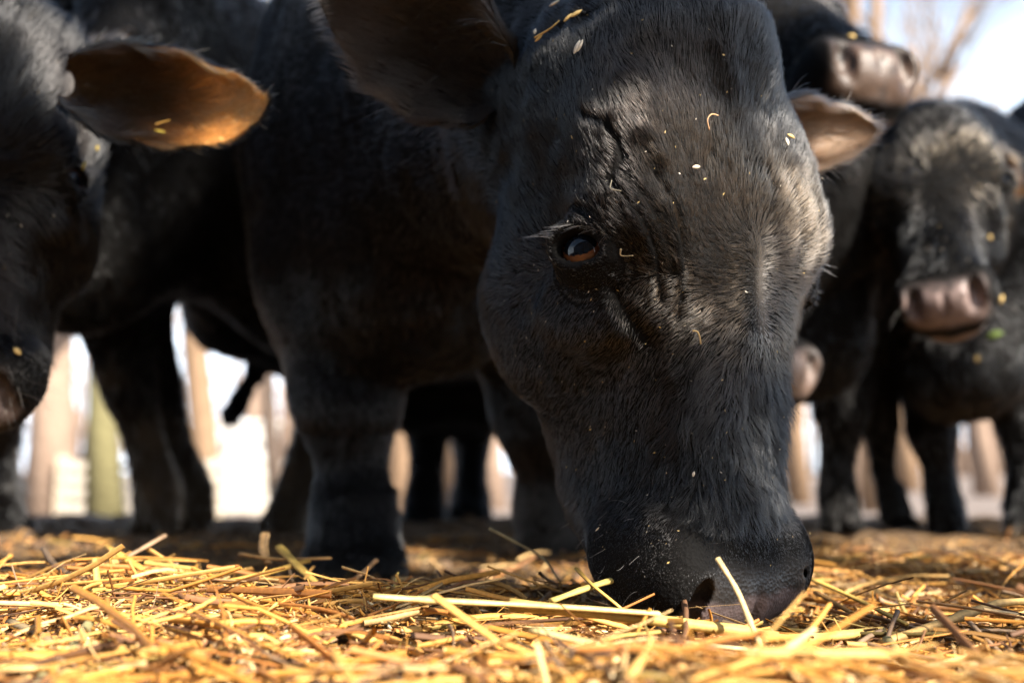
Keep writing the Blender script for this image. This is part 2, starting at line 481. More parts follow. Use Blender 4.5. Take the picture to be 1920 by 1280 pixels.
# ------------------------------------------------------------------ hair
def sample_surface(V, F, N, weight, n):
    T = np.concatenate([F[:, [0, 1, 2]], F[:, [0, 2, 3]]])
    ar = np.linalg.norm(np.cross(V[T[:, 1]] - V[T[:, 0]], V[T[:, 2]] - V[T[:, 0]]), axis=1) * weight[T].mean(1)
    cdf = np.cumsum(ar); cdf /= cdf[-1]
    t = np.searchsorted(cdf, rng.random(n))
    r1 = np.sqrt(rng.random(n)); r2 = rng.random(n)
    bc = np.stack([1 - r1, r1 * (1 - r2), r1 * r2], 1)
    return T[t], bc
def bary(A, tri, bc):
    X = A[tri]
    return (X * (bc[:, :, None] if X.ndim == 3 else bc)).sum(1)
def hair_obj(name, P, D, Nn, length, radius, tint, lift=0.25, wave=0.0, clump=0.0015, k=5, parent=None, mat=None, seed=3, cl_scale=140):
    """P roots, D direction, Nn normals (n,3); length, radius (n,); tint (n,3)"""
    n = len(P)
    length = np.broadcast_to(length, (n,)); radius = np.broadcast_to(radius, (n,)); lift = np.broadcast_to(lift, (n,)); wave = np.broadcast_to(wave, (n,)); clump = np.broadcast_to(clump, (n,))
    D = unit(D - (D * Nn).sum(1, keepdims=True) * Nn)
    B = np.cross(Nn, D)
    pts = np.zeros((n, k, 3), np.float32)
    tip = P + D * length[:, None]
    c1 = noise(P, cl_scale, seed) ; c2 = noise(P, cl_scale, seed + 1)
    w1 = noise(P, 55, seed + 2)
    for j in range(k):
        t = j / (k - 1)
        up = lift * (t * 1.0 - 0.45 * t * t)
        q = P + D * (length * t * (1 - .15 * lift))[:, None] + Nn * (length * up - 0.0006 * (1 - t))[:, None]
        q = q + B * ((c1 * clump * t ** 1.5 * 2) + wave * length * w1 * math.sin(3.0 * t) * .35)[:, None] + Nn * (np.abs(c2) * clump * t)[:, None]
        pts[:, j] = q
    cu = bpy.data.hair_curves.new(name)
    cu.add_curves([k] * n)
    cu.attributes['position'].data.foreach_set('vector', pts.ravel())
    ra = cu.attributes.new('radius', 'FLOAT', 'POINT') if 'radius' not in cu.attributes else cu.attributes['radius']
    prof = np.array([1.0, 1.0, .85, .6, .15]) if k == 5 else np.linspace(1, .15, k)
    ra.data.foreach_set('value', (radius[:, None] * prof[None]).astype(np.float32).ravel())
    ti = cu.attributes.new('tint', 'FLOAT_COLOR', 'CURVE')
    ti.data.foreach_set('color', np.concatenate([tint, np.ones((n, 1))], 1).astype(np.float32).ravel())
    cu.materials.append(mat or M_COAT)
    o = bpy.data.objects.new(name, cu)
    COL.objects.link(o)
    if parent is not None: o.parent = parent
    return o
FINE_A = .0028
HAIR_A, HAIR_B, HAIR_C, HAIR_D, HAIR_E = 500000, 110000, 30000, 50000, 22000

# ------------------------------------------------------------------ ground (shallow dip behind the herd, rising again far away)
def ground_z(x, y):
    x = np.asarray(x, float); y = np.asarray(y, float)
    dip = -0.34 * smooth(2.6, 8.5, y) + 0.30 * smooth(14, 40, y)
    p = np.stack([x, y, 0 * x], -1)
    near = 1 - smooth(6, 20, np.abs(y))
    return dip - .018 + near * (0.010 * noise(p, 3.0, 5) + 0.006 * noise(p, 9, 6) + smooth(1.25, 1.7, y) * (0.012 * np.abs(noise(p, 14, 7)) + .01 * np.abs(noise(p, 6, 8))))

# ------------------------------------------------------------------ cows
WHORL = (0, .02, .262)
GROOVES = [  # creases of the big head: (points, depth, half width in photo px)
 ([(1140,335),(1168,362),(1196,398),(1218,435),(1234,475),(1242,520),(1246,560)], .0040, 6),
 ([(1232,322),(1256,360),(1272,400),(1283,450),(1289,500),(1288,545),(1276,590)], .0042, 6),
 ([(1080,388),(1103,412),(1122,436),(1135,452)], .0030, 5),
 ([(1098,222),(1138,238),(1163,268),(1168,298),(1150,325)], .0036, 9),
 ([(1180,330),(1215,372),(1238,415),(1258,465),(1266,510)], .0022, 6),
 ([(1476,338),(1496,400),(1500,460),(1488,530)], .0016, 10),
 ([(1520,330),(1538,400),(1538,470),(1520,540)], .0014, 10),
 ([(1438,318),(1448,365)], .002, 8),
 ([(1150,545),(1185,600),(1215,640)], .0050, 16),
 ([(1402,90),(1424,150),(1440,210)], .0016, 26),
 ([(1330,230),(1338,285),(1330,325)], .0030, 9),
 ([(1335,110),(1345,190)], .0014, 22),
]
RIDGES = [
 ([(1365,40),(1366,100),(1372,160),(1382,210)], .0026, 20),
 ([(1402,470),(1404,530),(1400,600),(1392,650)], .0014, 18),
 ([(1205,250),(1232,268),(1245,300)], .0040, 16),
 ([(1160,350),(1205,420),(1225,480)], .0022, 10),
 ([(1255,380),(1270,440),(1275,500)], .0022, 8),
]
def seg_dist(x, y, pts):
    d = np.full(x.shape, 1e9)
    for (ax, ay), (bx, by) in zip(pts[:-1], pts[1:]):
        t = np.clip(((x - ax) * (bx - ax) + (y - ay) * (by - ay)) / ((bx - ax) ** 2 + (by - ay) ** 2), 0, 1)
        d = np.minimum(d, np.hypot(x - ax - t * (bx - ax), y - ay - t * (by - ay)))
    return d
def eye_material():
    m, t, p, N = new_mat('cow_eye')
    a = N('ShaderNodeAttribute'); a.attribute_name = 'iris'
    n = N('ShaderNodeTexNoise'); n.inputs['Scale'].default_value = 300; n.inputs['Detail'].default_value = 4
    mx = N('ShaderNodeMix'); mx.data_type = 'RGBA'; mx.blend_type = 'MULTIPLY'; mx.inputs['Factor'].default_value = .5
    t.links.new(a.outputs['Color'], mx.inputs['A']); t.links.new(n.outputs['Color'], mx.inputs['B'])
    t.links.new(mx.outputs['Result'], p.inputs['Base Color'])
    p.inputs['Roughness'].default_value = .03
    p.inputs['Specular IOR Level'].default_value = .30
    p.inputs['Coat Weight'].default_value = .0
    p.inputs['Coat Roughness'].default_value = .02
    return m
M_EYE = eye_material()
def eyeball(H, sg, gaze, parent, base):
    c = H.pt(sg * EYE[0], EYE[1], EYE[2]) - H.s * .0035 * H.dirn(sg * .86, .42, -.12)
    g = unit(np.asarray(gaze, float)); up = unit(-H.w - ((-H.w) @ g) * g); r = np.cross(up, g)
    A = np.concatenate([np.linspace(0, 1.25, 34), np.linspace(1.4, np.pi, 8)]); B = np.linspace(0, 2 * np.pi, 49)[:-1]
    V = []; Cc = []
    for a in A:
        for b in B:
            bul = 1 + .06 * math.exp(-(a / .55) ** 2)
            x, y, z = math.sin(a) * math.cos(b), math.sin(a) * math.sin(b), math.cos(a)
            V.append(c + H.s * EYE_R * bul * (x * r + y * up + z * g))
            pup = math.hypot(x / .62, y / .40) < 1
            iris = math.hypot(x, y) < .80 and z > 0
            if pup: col = (.004, .006, .010)
            elif iris:
                q = math.hypot(x, y) / .80
                col = np.array((.14, .048, .016)) * (1.0 - .55 * max(0, q - .75) / .25) * (.85 + .3 * random.random())
            else: col = (.05, .035, .03)
            Cc.append(col)
    n = len(B); F = []
    for i in range(len(A) - 1):
        for j in range(n):
            F.append([i * n + j, (i + 1) * n + j, (i + 1) * n + (j + 1) % n, i * n + (j + 1) % n])
    return mesh_obj('eye', np.array(V) - base, np.array(F), M_EYE, parent, attrs={'iris': np.array(Cc)})

def leg_fore(F, top, foot, s, fwd, g=1.0):
    top = np.asarray(top, float); foot = np.asarray(foot, float)
    L = lambda t, o=0: top + (foot - top) * t + fwd * o
    q = s * g
    F.cap(top, L(.32, -.01), .13 * s, .092 * q, .08)
    F.cap(L(.32, -.01), L(.54), .088 * q, .056 * q, .05)
    F.cap(L(.54), L(.63, .012), .056 * q, .057 * q, .03)
    F.cap(L(.63, .008), L(.70), .053 * q, .042 * q, .03)
    F.cap(L(.70), L(.86), .041 * q, .039 * q, .02)
    F.cap(L(.86), L(.895), .045 * q, .047 * q, .02)
    F.cap(L(.875, -.03 * g), L(.90, -.032 * g), .016 * q, .014 * q, .012)             # dewclaw
    F.cap(L(.895), L(.95, .02), .043 * q, .042 * q, .02)
    lat = np.cross(fwd, [0, 0, 1.0])
    for sd in (1, -1):                                                       # two claws
        F.cap(L(.945, .018) + lat * sd * .021 * q, L(1.0, .05) + lat * sd * .025 * q + np.array([0, 0, .012]), .028 * q, .030 * q, .008)
def leg_hind(F, hip, foot, s, fwd, g=1.0):
    s0, s = s, s * g
    hip = np.asarray(hip, float); foot = np.asarray(foot, float)
    z = hip[2] - foot[2]
    st = hip + (foot - hip) * .38 + fwd * .10 * s; hk = foot + np.array([0, 0, .40 * z]) - fwd * .09 * s
    fe = foot + np.array([0, 0, .10 * z]) - fwd * .02
    F.cap(hip, st, .2 * s, .14 * s, .1); F.cap(st, hk, .12 * s, .052 * s, .06)
    F.cap(hk, hk + (fe - hk) * .3, .052 * s, .040 * s, .03); F.cap(hk + (fe - hk) * .3, fe, .040 * s, .038 * s, .03)
    F.cap(fe, fe + (foot - fe) * .4, .046 * s, .044 * s, .02)
    F.cap(fe + (foot - fe) * .4, foot + fwd * .03 + np.array([0, 0, .015]), .042 * s, .05 * s, .02)

def cow(label, H, chest, hips, fore, hind, s=1.0, fine=.006, coarse=.03, ears=(), group='black cattle of the herd', body_r=.26, hair_n=30000,
        hair_len=.016, hair_rad=.0005, gazes=(None, None), padcol=(.16, .10, .075), main=False, tail=None, neck_r=(.11, .19), brisket=0.0, extra=None, wide=1.0, leg_g=1.0, lit_brow=.25, ear_tint=(.17, .085, .034)):
    chest = np.asarray(chest, float); hips = np.asarray(hips, float)
    fwd = unit(np.array([*(chest - hips)[:2], 0])); lat = np.cross(fwd, [0, 0, 1.0])       # lat: to the cow's right
    hc = np.array([H.pt(u, v, w) for u in (-.125, .125) for v in (-.24, .045) for w in (-.07, .535)])
    lo, hi = hc.min(0), hc.max(0)
    allp = np.concatenate([hc, [chest - .45, chest + .45, hips - .5, hips + .5], np.asarray(fore) - .15, np.asarray(fore) + .15, np.asarray(hind) - .2, np.asarray(hind) + .2] + ([np.array([np.asarray(tail) - .1, np.asarray(tail) + .1])] if tail is not None else []))
    LO, HI = allp.min(0), allp.max(0); LO[2] = -.5
    F = Field(*[axis_pts(LO[i], HI[i], lo[i] - .01, hi[i] + .01, fine, coarse) for i in range(3)])
    # trunk
    mid = (chest + hips) / 2
    up = np.array([0, 0, 1.0])
    R = np.stack([lat, fwd, up])
    F.ell(chest, R, np.array([.24 * wide, .30, .31]) * s, .1)
    F.ell(mid - up * .02, R, np.array([.29 * wide, .20 + np.linalg.norm(chest - hips) * .42, .31]) * s, .12)
    F.ell(hips + up * .02, R, np.array([.25 * wide, .30, .27]) * s, .12)
    if brisket: F.ell(chest + fwd * .12 - up * (.2 + brisket) * s, R, np.array([.15, .17, .16]) * s, .1)
    # neck
    n0 = H.pt(0, -.115, .07)
    F.cap(n0, chest + up * .10 * s + fwd * .05, neck_r[0] * s, neck_r[1] * s, .08)
    F.cap(H.pt(0, -.15, .14), chest + fwd * .1, neck_r[0] * .75 * s, neck_r[1] * .9 * s, .08)
    F.cap(H.pt(0, -.09, .02), chest + up * .22 * s - fwd * .05, neck_r[0] * .8 * s, neck_r[1] * .8 * s, .06)
    for i, f in enumerate(fore):
        sd = 1 if (np.asarray(f) - chest) @ lat > 0 else -1
        leg_fore(F, chest + lat * sd * .13 * s * wide - up * .02 + fwd * .03, f, s, fwd, leg_g)
    for i, f in enumerate(hind):
        sd = 1 if (np.asarray(f) - hips) @ lat > 0 else -1
        leg_hind(F, hips + lat * sd * .13 * s * wide, f, s, fwd, 1 + .8 * (leg_g - 1))
    if extra: extra(F)
    add_head(F, H)
    if tail is not None:
        t0 = hips - fwd * .3 * s + up * .22 * s
        F.cap(t0, (t0 + np.asarray(tail)) / 2 - fwd * .12, .035 * s, .017 * s, .05)
        F.cap((t0 + np.asarray(tail)) / 2 - fwd * .12, tail, .017 * s, .028 * s, .03)
    V, Q = F.mesh()
    V = relax(V, Q, 2, .4)
    ql = H.loc(V)
    N = vnormals(V, Q)
    face_w = smooth(.0, .03, ql[:, 2]) * (np.abs(ql[:, 0]) < .14) * (ql[:, 1] > -.28) * (ql[:, 2] < .56) * (ql[:, 2] > -.05)
    groove = np.zeros(len(V))
    # muscle, loose skin and clumped coat on the bodies
    bodyw = (1 - np.clip(face_w, 0, 1)) * smooth(.12, .3, V[:, 2])
    V = V + N * (bodyw * (.010 * noise(V, 7, 71) + .006 * noise(V * np.array([1, 1, .5]), 19, 72) + .0035 * noise(V * np.array([1, 1, .45]), 48, 73)))[:, None]
    V = V + N * ((1 - np.clip(face_w, 0, 1)) * (1 - smooth(.12, .3, V[:, 2])) * .003 * noise(V, 40, 74))[:, None]
    N = vnormals(V, Q)
    if main:
        x, y, d = pix(V)
        front = (N @ unit(CAMP - H.pt(0, 0, .2)) > .12) & (face_w > 0) & (d < 1.05)
        rel = np.zeros(len(V))
        for pts, dep, wd in GROOVES:
            g = np.exp(-(seg_dist(x, y, pts) / wd) ** 2) * front
            rel -= 1.0 * dep * g; groove = np.maximum(groove, g * min(1, dep / .004))
        for pts, dep, wd in RIDGES:
            rel += 1.3 * dep * np.exp(-(seg_dist(x, y, pts) / wd) ** 2) * front
        rel += front * .0016 * noise(V, 45, 41) + .003 * front * noise(V, 17, 42)
        # faint pleats round the eye
        pe = V - H.pt(*EYE); re = np.linalg.norm(pe, axis=1)
        rel += front * .0010 * np.sin(re * 900) * smooth(.024, .03, re) * (1 - smooth(.04, .055, re))
        V = V + N * rel[:, None]
        N = vnormals(V, Q)
    # bare nose pad
    w = ql[:, 2]; av = ql[:, 1]
    wob = .006 * noise(V, 40, 9)
    pad = smooth(.462, .486, w + wob + np.abs(ql[:, 0]) * .05) * smooth(-.075, -.05, av + wob) * (1 - smooth(.058 + .006 * (not main), .068 + .012 * (not main), np.abs(ql[:, 0]) + wob * .5)) * (w < .6)
    lip = smooth(.497, .51, w + wob) * (w < .6) * (av > -.2)
    if not main:
        lip = smooth(.48, .50, w) * (w < .6) * smooth(-.140, -.125, av + wob) * (1 - smooth(-.098, -.088, av + wob))
        pad = pad * smooth(-.080, -.066, av + wob * .5)
    pad = np.clip(np.maximum(pad, lip * .9), 0, 1)
    spots = noise(V, 130, 12)
    if main:
        pale = smooth(.489, .497, w + wob) * (1 - .25 * smooth(.1, .6, spots))
        pc = (1 - pale)[:, None] * np.array((.014, .012, .011)) * (1 + .9 * smooth(.35, .8, spots))[:, None] + pale[:, None] * np.array((.085, .062, .06))
    else:
        mot = smooth(-.1, .5, noise(V, 60, 13) + .5 * noise(V, 150, 14)) * .55 + .7 * (1 - smooth(.475, .50, w + wob))
        pc = np.array(padcol) * (1 + .25 * spots)[:, None] * (1 - .8 * np.clip(mot, 0, 1))[:, None]
    zg = V[:, 2]
    dust = (1 - smooth(.03, .34, zg + .1 * noise(V, 6, 21))) * (.30 + .55 * smooth(0, .6, noise(V, 14, 22))) * (ql[:, 2] > .6)
    dust += (ql[:, 2] > .6) * .55 * smooth(.45, .8, noise(V, 9, 23)) * (zg < .9)
    nb = len(V)
    EV, EN = [], []
    sidep = np.zeros(nb); inner = np.zeros(nb); prm = np.zeros(nb); hd = np.zeros((nb, 3))
    allV, allQ = [V], [Q]; off = nb
    etint = []
    for e in ears:
        e = dict(e); et = e.pop('tint', ear_tint)
        v, f, inn, pr, h, sd_ = ear_shell(**e); sidep = np.concatenate([sidep, sd_])
        etint.append(np.tile(et, (len(v), 1))); allV.append(v); allQ.append(f + off); off += len(v)
        inner = np.concatenate([inner, inn]); prm = np.concatenate([prm, pr]); hd = np.concatenate([hd, h])
    isear = np.zeros(off); isear[nb:] = 1
    V = np.concatenate(allV); Q = np.concatenate(allQ); N = vnormals(V, Q)
    z = np.zeros(off - nb)
    einn = (inner * (.06 + .94 * smooth(.22, .72, prm)))[nb:]  # inner ear colour kept for the tip, painting in a sunlit patch
    pad = np.concatenate([pad, einn]); dust = np.concatenate([dust, z]); groove = np.concatenate([groove, z])
    etint = np.concatenate([np.zeros((nb, 3))] + etint)
    pc = np.concatenate([pc, etint[nb:] * (1 + .3 * noise(V[nb:] if len(V) > nb else np.zeros((0, 3)), 60, 19))[:, None]]) if off > nb else pc
    eardust = .0 * isear
    base = np.array([chest[0], chest[1], float(ground_z(chest[0], chest[1]))])
    q5 = H.loc(V)
    seamskin = (np.exp(-((q5[:, 0] + .004 + .004 * noise(V, 40, 56)) / .009) ** 2) * smooth(.18, .235, q5[:, 2]) * (1 - smooth(.28, .30, q5[:, 2])) * (q5[:, 1] > -.03) * (isear < .5)) if main else np.zeros(len(V))
    pc = pc * (1 - seamskin)[:, None] + np.array((.13, .11, .09)) * seamskin[:, None]
    root = mesh_obj('cow', V - base, Q, M_HIDE, None, attrs={'pad': np.maximum(pad, .45 * seamskin), 'dust': np.clip(dust, 0, 1), 'padcol': pc})
    root.location = base
    tag(root, label, 'cow', group)
    for i, sg in enumerate((1, -1)):
        gz = gazes[i] if gazes[i] is not None else H.dirn(sg * .85, .5, 0)
        eyeball(H, sg, gz, root, base)
    # ---- coat
    ql = H.loc(V)
    x, y, d = pix(V)
    vis = ((d > .2) & (x > -220) & (x < 2140) & (y > -260) & (y < 1400) & ((N * unit(CAMP - V)).sum(1) > -.35)).astype(float)
    hz = (ql[:, 2] > -.05) & (ql[:, 2] < .56) & (np.abs(ql[:, 0]) < .16) & (ql[:, 1] > -.3) & (isear < .5)
    hb = smooth(.07, -.06, -(-ql[:, 2])) if False else 1 - smooth(-.02, .06, ql[:, 2])     # 1 above the poll
    W_ = np.asarray(WHORL)
    # the coat parts along a short seam on the midline and flows away from it
    seam = np.clip(ql[:, 2], .205, .275)
    rd = np.stack([ql[:, 0] + .003 * noise(V, 60, 57), (ql[:, 1] - W_[1]) * .55, ql[:, 2] - seam], 1)
    rd[:, 2] += .55 * np.abs(rd[:, 0]) * np.clip((ql[:, 2] - .235) / .035, -1.4, 1.4)
    dirw = unit(rd @ H.R)
    side = smooth(.06, .11, np.abs(ql[:, 0])) * (ql[:, 2] > .24)
    dirw = unit(dirw + side[:, None] * H.dirn(0, -.4, .6))
    bodyd = unit((chest + up * .1 - n0) * .8 + np.array([0, 0, -.25])) if main else unit(-fwd * .8 + np.array([0, 0, -.6]))
    legd = np.array([0, 0, -1.0])
    bw = (smooth(.42, .30, V[:, 2]) if False else (1 - smooth(.3, .5, V[:, 2])))[:, None]
    bd = unit(bodyd * (1 - bw) + legd * bw)
    hm = (hz * (1 - .9 * smooth(.17, .27, -ql[:, 1])) * smooth(-.04, .03, ql[:, 2]))[:, None]
    D = unit(dirw * hm + bd * (1 - hm) + .25 * np.stack([noise(V, 22, 31), noise(V, 22, 32), noise(V, 22, 33)], 1) + .25 * np.stack([noise(V, 70, 34), noise(V, 70, 35), noise(V, 70, 36)], 1))
    if len(ears): D = np.where(isear[:, None] > .5, unit(hd + .3 * np.stack([noise(V, 40, 31), noise(V, 40, 32), noise(V, 40, 33)], 1)), D)
    wl = ql[:, 2]
    muz = smooth(.415, .455, wl) * hz
    hl = hair_len * (1 + .25 * noise(V, 30, 37)) * (1 - .78 * muz)
    cheek = smooth(.045, .085, np.abs(ql[:, 0])) * smooth(.2, .28, wl) * hz
    hl = hl * (1 - .35 * cheek)
    bridge = smooth(.285, .33, wl) * (1 - smooth(.42, .45, wl)) * (1 - smooth(.05, .075, np.abs(ql[:, 0]))) * (ql[:, 1] > -.07) * hz
    hl = hl * (1 + .55 * bridge)
    # thin out round the eye and on the pad
    dens = vis * (1 - pad) 
    for sg in (1, -1):
        re = np.linalg.norm((ql - np.array([sg * EYE[0], EYE[1], EYE[2]])) * np.array([1, 1, 1]), axis=1)
        dens = dens * np.where(hz, .02 + .98 * smooth(.0255, .030, re), 1)
        hl = hl * np.where(hz, .30 + .70 * smooth(.026, .05, re), 1)
    if main:
        dens = dens * (1 - .85 * groove) * np.where(hz, 1.0, .13 + .15 * (1 - smooth(.3, .5, V[:, 2])))
        dens = np.where(isear > .5, vis * .55, dens)
        hl = np.where(isear > .5, .014 + .022 * inner * (1 - prm), hl)
        part = np.exp(-((ql[:, 0] + .004 + .004 * noise(V, 40, 56)) / .012) ** 2) * smooth(.18, .235, wl) * (1 - smooth(.28, .30, wl)) * hz * (ql[:, 1] > -.03)
        # brown painted into the hair from brow to whorl, standing in for sunlight
        lit_brown = smooth(.09, .15, wl) * (1 - smooth(.27, .32, wl)) * (1 - smooth(.09, .118, np.abs(ql[:, 0]))) * (ql[:, 1] > -.05) * hz * (.55 + .45 * noise(V, 20, 55))
        hl = hl * (1 - .55 * part)
        wr = np.exp(-(((x - 1225) / 110) ** 2 + ((y - 420) / 150) ** 2)) * hz * (d < 1.1)
        hl = hl * (1 - .4 * wr)
    else:
        dens = np.where(isear > .5, vis * 2.6, dens * np.where(hz, 1.6, 1))
        hl = np.where(isear > .5, .015 + .035 * inner * (1 - prm) ** 1.5, hl)
    dens = np.where(wl > .6, dens * (1 - .5 * smooth(.4, .9, dust)), dens)
    tri, bc = sample_surface(V, Q, N, dens, hair_n)
    P = bary(V, tri, bc); Nn = unit(bary(N, tri, bc)); Dr = bary(D, tri, bc)
    Lh = bary(hl, tri, bc) * (.55 + .9 * rng.random(hair_n))
    ie = bary(isear * inner * (.12 + .88 * smooth(.25, .75, prm)), tri, bc); br = bary(bridge, tri, bc); hh = bary(hz.astype(float), tri, bc); du = bary(dust, tri, bc)
    n1 = noise(P, 25, 51)[:, None]
    tint = np.array((.0028, .0031, .0037)) * (1 + .35 * n1) * (.7 + .6 * rng.random((hair_n, 1)))
    tint += np.array((.0060, .0034, .0018)) * smooth(-.2, .6, noise(P, 9, 52))[:, None]
    tint = tint * (1 - .75 * ie)[:, None] + bary(etint, tri, bc) * ie[:, None] * (.45 + .55 * rng.random((hair_n, 1)))
    tint = tint * (1 - .6 * np.clip(du, 0, 1))[:, None] + np.array((.15, .112, .075)) * (.75 * np.clip(du, 0, 1))[:, None]
    pale = rng.random(hair_n) < (.012 if main else .004)
    tint[pale] += np.array((.07, .05, .035))
    if not main:
        fd = smooth(.09, .16, bary(wl, tri, bc)) * (1 - smooth(.24, .30, bary(wl, tri, bc))) * hh
        tint += lit_brow * np.array((.075, .052, .030)) * fd[:, None] * (.4 + .8 * smooth(-.3, .5, noise(P, 18, 58)))[:, None]  # brow hair coloured browner to paint in sunlight
    if main:
        pt_ = bary(part, tri, bc)[:, None]
        br_ = bary(lit_brown, tri, bc)[:, None]
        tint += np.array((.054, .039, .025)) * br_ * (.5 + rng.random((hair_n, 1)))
        tint += np.array((.15, .125, .10)) * pt_ * (.5 + rng.random((hair_n, 1)))
    rad = hair_rad * (.7 + .5 * rng.random(hair_n) + .9 * (rng.random(hair_n) < .07)) * np.where(hh > .5, 1, 1.5 if main else 1.2)
    lift = .13 + .34 * rng.random(hair_n) ** 1.5 + .18 * br + (.35 * bary(lit_brown, tri, bc) if main else 0)
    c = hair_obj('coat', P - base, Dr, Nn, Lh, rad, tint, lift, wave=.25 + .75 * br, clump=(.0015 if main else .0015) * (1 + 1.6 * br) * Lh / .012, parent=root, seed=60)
    tag(c, kind='stuff')
    root_info = dict(V=V, Q=Q, N=N, base=base, H=H, root=root, isear=isear, inner=inner, prm=prm, side=sidep)
    return root, root_info
def ear_at(H, sg, **k):
    d = dict(base=H.pt(sg * .082, -.10, .055), tip=H.pt(sg * .26, -.13, .10), face=H.dirn(sg * -.1, .9, .35), W=.052 * H.s)
    d.update(k); return d
def facing(yaw, el=0.0):
    a = math.radians(yaw); e = math.radians(el)
    return np.array([math.sin(a) * math.cos(e), -math.cos(a) * math.cos(e), math.sin(e)])
def foot(px, d):
    X = (px - 960) / FPX * d
    Y = d * FWD[1] * 1.0
    for _ in range(4):
        z = float(ground_z(X, Y)); Y = (d + (CAM_H - z) * FWD[2] * 1.0 * 1) if False else (d - FWD[2] * (z - CAM_H)) / FWD[1]
    return np.array([X, Y, z])
def gpt(px, d, z):
    """point seen at photo column px, at distance d, at height z"""
    return np.array([(px - 960) / FPX * d, (d - FWD[2] * (z - CAM_H)) / FWD[1], z])

COWS = {}
# the grazing cow in the middle
HA = Head(at(1352, 14, .865), at(1432, 1186, .80), facing(37)); HA.far_nostril = .5
COWS['A'] = cow('black cow grazing with its muzzle in the straw and a brown eye in clear view', HA, gpt(790, 1.62, .66), gpt(850, 2.85, .70),
    [foot(672, 1.42), foot(1045, 1.72)], [foot(795, 2.75), foot(880, 2.9)], s=1.07, fine=FINE_A, coarse=.03,
    ears=[dict(tint=(.022, .015, .011), base=at(950, 165, .95), tip=at(575, -50, .93), face=np.array([-.25, -.85, -.45]), W=.082, droop=.02, roll=1.1, base_w=.5),  # this ear's tint is painted as shaded, the other's as sunlit
          dict(base=HA.pt(-.07, -.10, .075), curl=-.6, tip=at(1652, 238, 1.03), face=np.array([.45, -.85, -.05]), W=.064, droop=.012, roll=1.9)],
    hair_n=HAIR_A, hair_len=.0105, hair_rad=.000125, gazes=(unit(CAMP - HA.pt(*EYE) + np.array([-.42, 0, .40])), None), main=True, leg_g=1.3, ear_tint=(.20, .13, .085), brisket=.02, neck_r=(.10, .2))
# the cow at the left edge
HB = Head(at(-80, 30, 1.13), at(-115, 775, 1.02), facing(4))
COWS['B'] = cow('black cow at the edge of the picture with one orange sunlit ear spread sideways', HB, gpt(-200, 1.75, .72), gpt(-600, 2.8, .76),
    [foot(15, 2.15), foot(-300, 1.8)], [foot(-800, 2.8), foot(-500, 3.0)], s=.95, fine=.0055, coarse=.04,
    ears=[ear_at(HB, 1), dict(base=at(135, 165, 1.09), curl=-.45, tip=at(490, 190, 1.02), face=np.array([.55, -.82, -.08]), W=.072, droop=.02, roll=1.25)],
    hair_n=HAIR_B, hair_len=.026, hair_rad=.00032, padcol=(.085, .062, .055), lit_brow=0.0, ear_tint=(.46, .25, .10), neck_r=(.12, .2))
# the cow with raised head
mC = at(1664, 100, 1.46)
wC = unit(np.array([.26, -.77, -.64]))
HC = Head(mC - wC * .54, mC, np.array([.15, -.55, .9])); HC.nostril = 1.3; HC.nose_front = (.80, .012)
COWS['C'] = cow('black cow with its head raised, brown muzzle against the pale sky', HC, gpt(1470, 2.15, .70), gpt(1330, 3.3, .70),
    [foot(1568, 2.15), foot(1678, 2.3)], [foot(1400, 3.3), foot(1290, 3.4)], s=.95, fine=.006, coarse=.04, ears=[ear_at(HC, 1), ear_at(HC, -1)],
    hair_n=HAIR_C, hair_rad=.0005, padcol=(.058, .032, .019), brisket=.10)
# the cow looking out at the right
HD = Head(at(1722, 203, 1.84), at(1788, 717, 1.50), facing(-30), .87); HD.nostril = 1.25; HD.nose_front = (.84, .010)
COWS['D'] = cow('black cow looking out with a curly poll, a wet pinkish muzzle and one visible eye', HD, gpt(1800, 2.2, .62), gpt(1880, 3.2, .66),
    [foot(1782, 2.2), foot(1925, 2.05)], [foot(1950, 3.2), foot(2050, 3.3)], s=.9, fine=.005, coarse=.04, ears=[ear_at(HD, 1), ear_at(HD, -1, tip=HD.pt(-.17, -.25, .09))],
    hair_n=HAIR_D, hair_len=.018, hair_rad=.0005, padcol=(.19, .135, .12), lit_brow=1.0, brisket=.08)
# the far shoulder at the right edge
HE = Head(at(2330, 300, 1.9), at(2360, 760, 1.8), facing(10))
COWS['E'] = cow('black cow showing only a dark bluish shoulder at the picture edge behind the looking cow', HE, gpt(2025, 2.55, .80), gpt(2150, 3.6, .80),
    [foot(2010, 2.5), foot(2180, 2.5)], [foot(2100, 3.6), foot(2250, 3.6)], s=.95, fine=.012, coarse=.05, hair_n=HAIR_E, hair_rad=.0006)
# only a muzzle between
mF = at(1492, 680, 1.45)
wF = unit(np.array([.16, -.55, -.60]))
HF = Head(mF - wF * .46, mF, np.array([.35, -.75, .5])); HF.nose_front = (.85, .010); HF.nostril = 1.2
COWS['F'] = cow('black cow hidden behind the grazing head except for the tip of its brown muzzle', HF, gpt(1440, 2.0, .66), gpt(1430, 3.1, .68),
    [foot(1330, 1.95), foot(1455, 2.0)], [foot(1330, 3.0), foot(1420, 3.1)], s=.9, fine=.007, coarse=.045, ears=[ear_at(HF, 1), ear_at(HF, -1)],
    hair_n=HAIR_E, hair_rad=.0006, padcol=(.10, .066, .05))
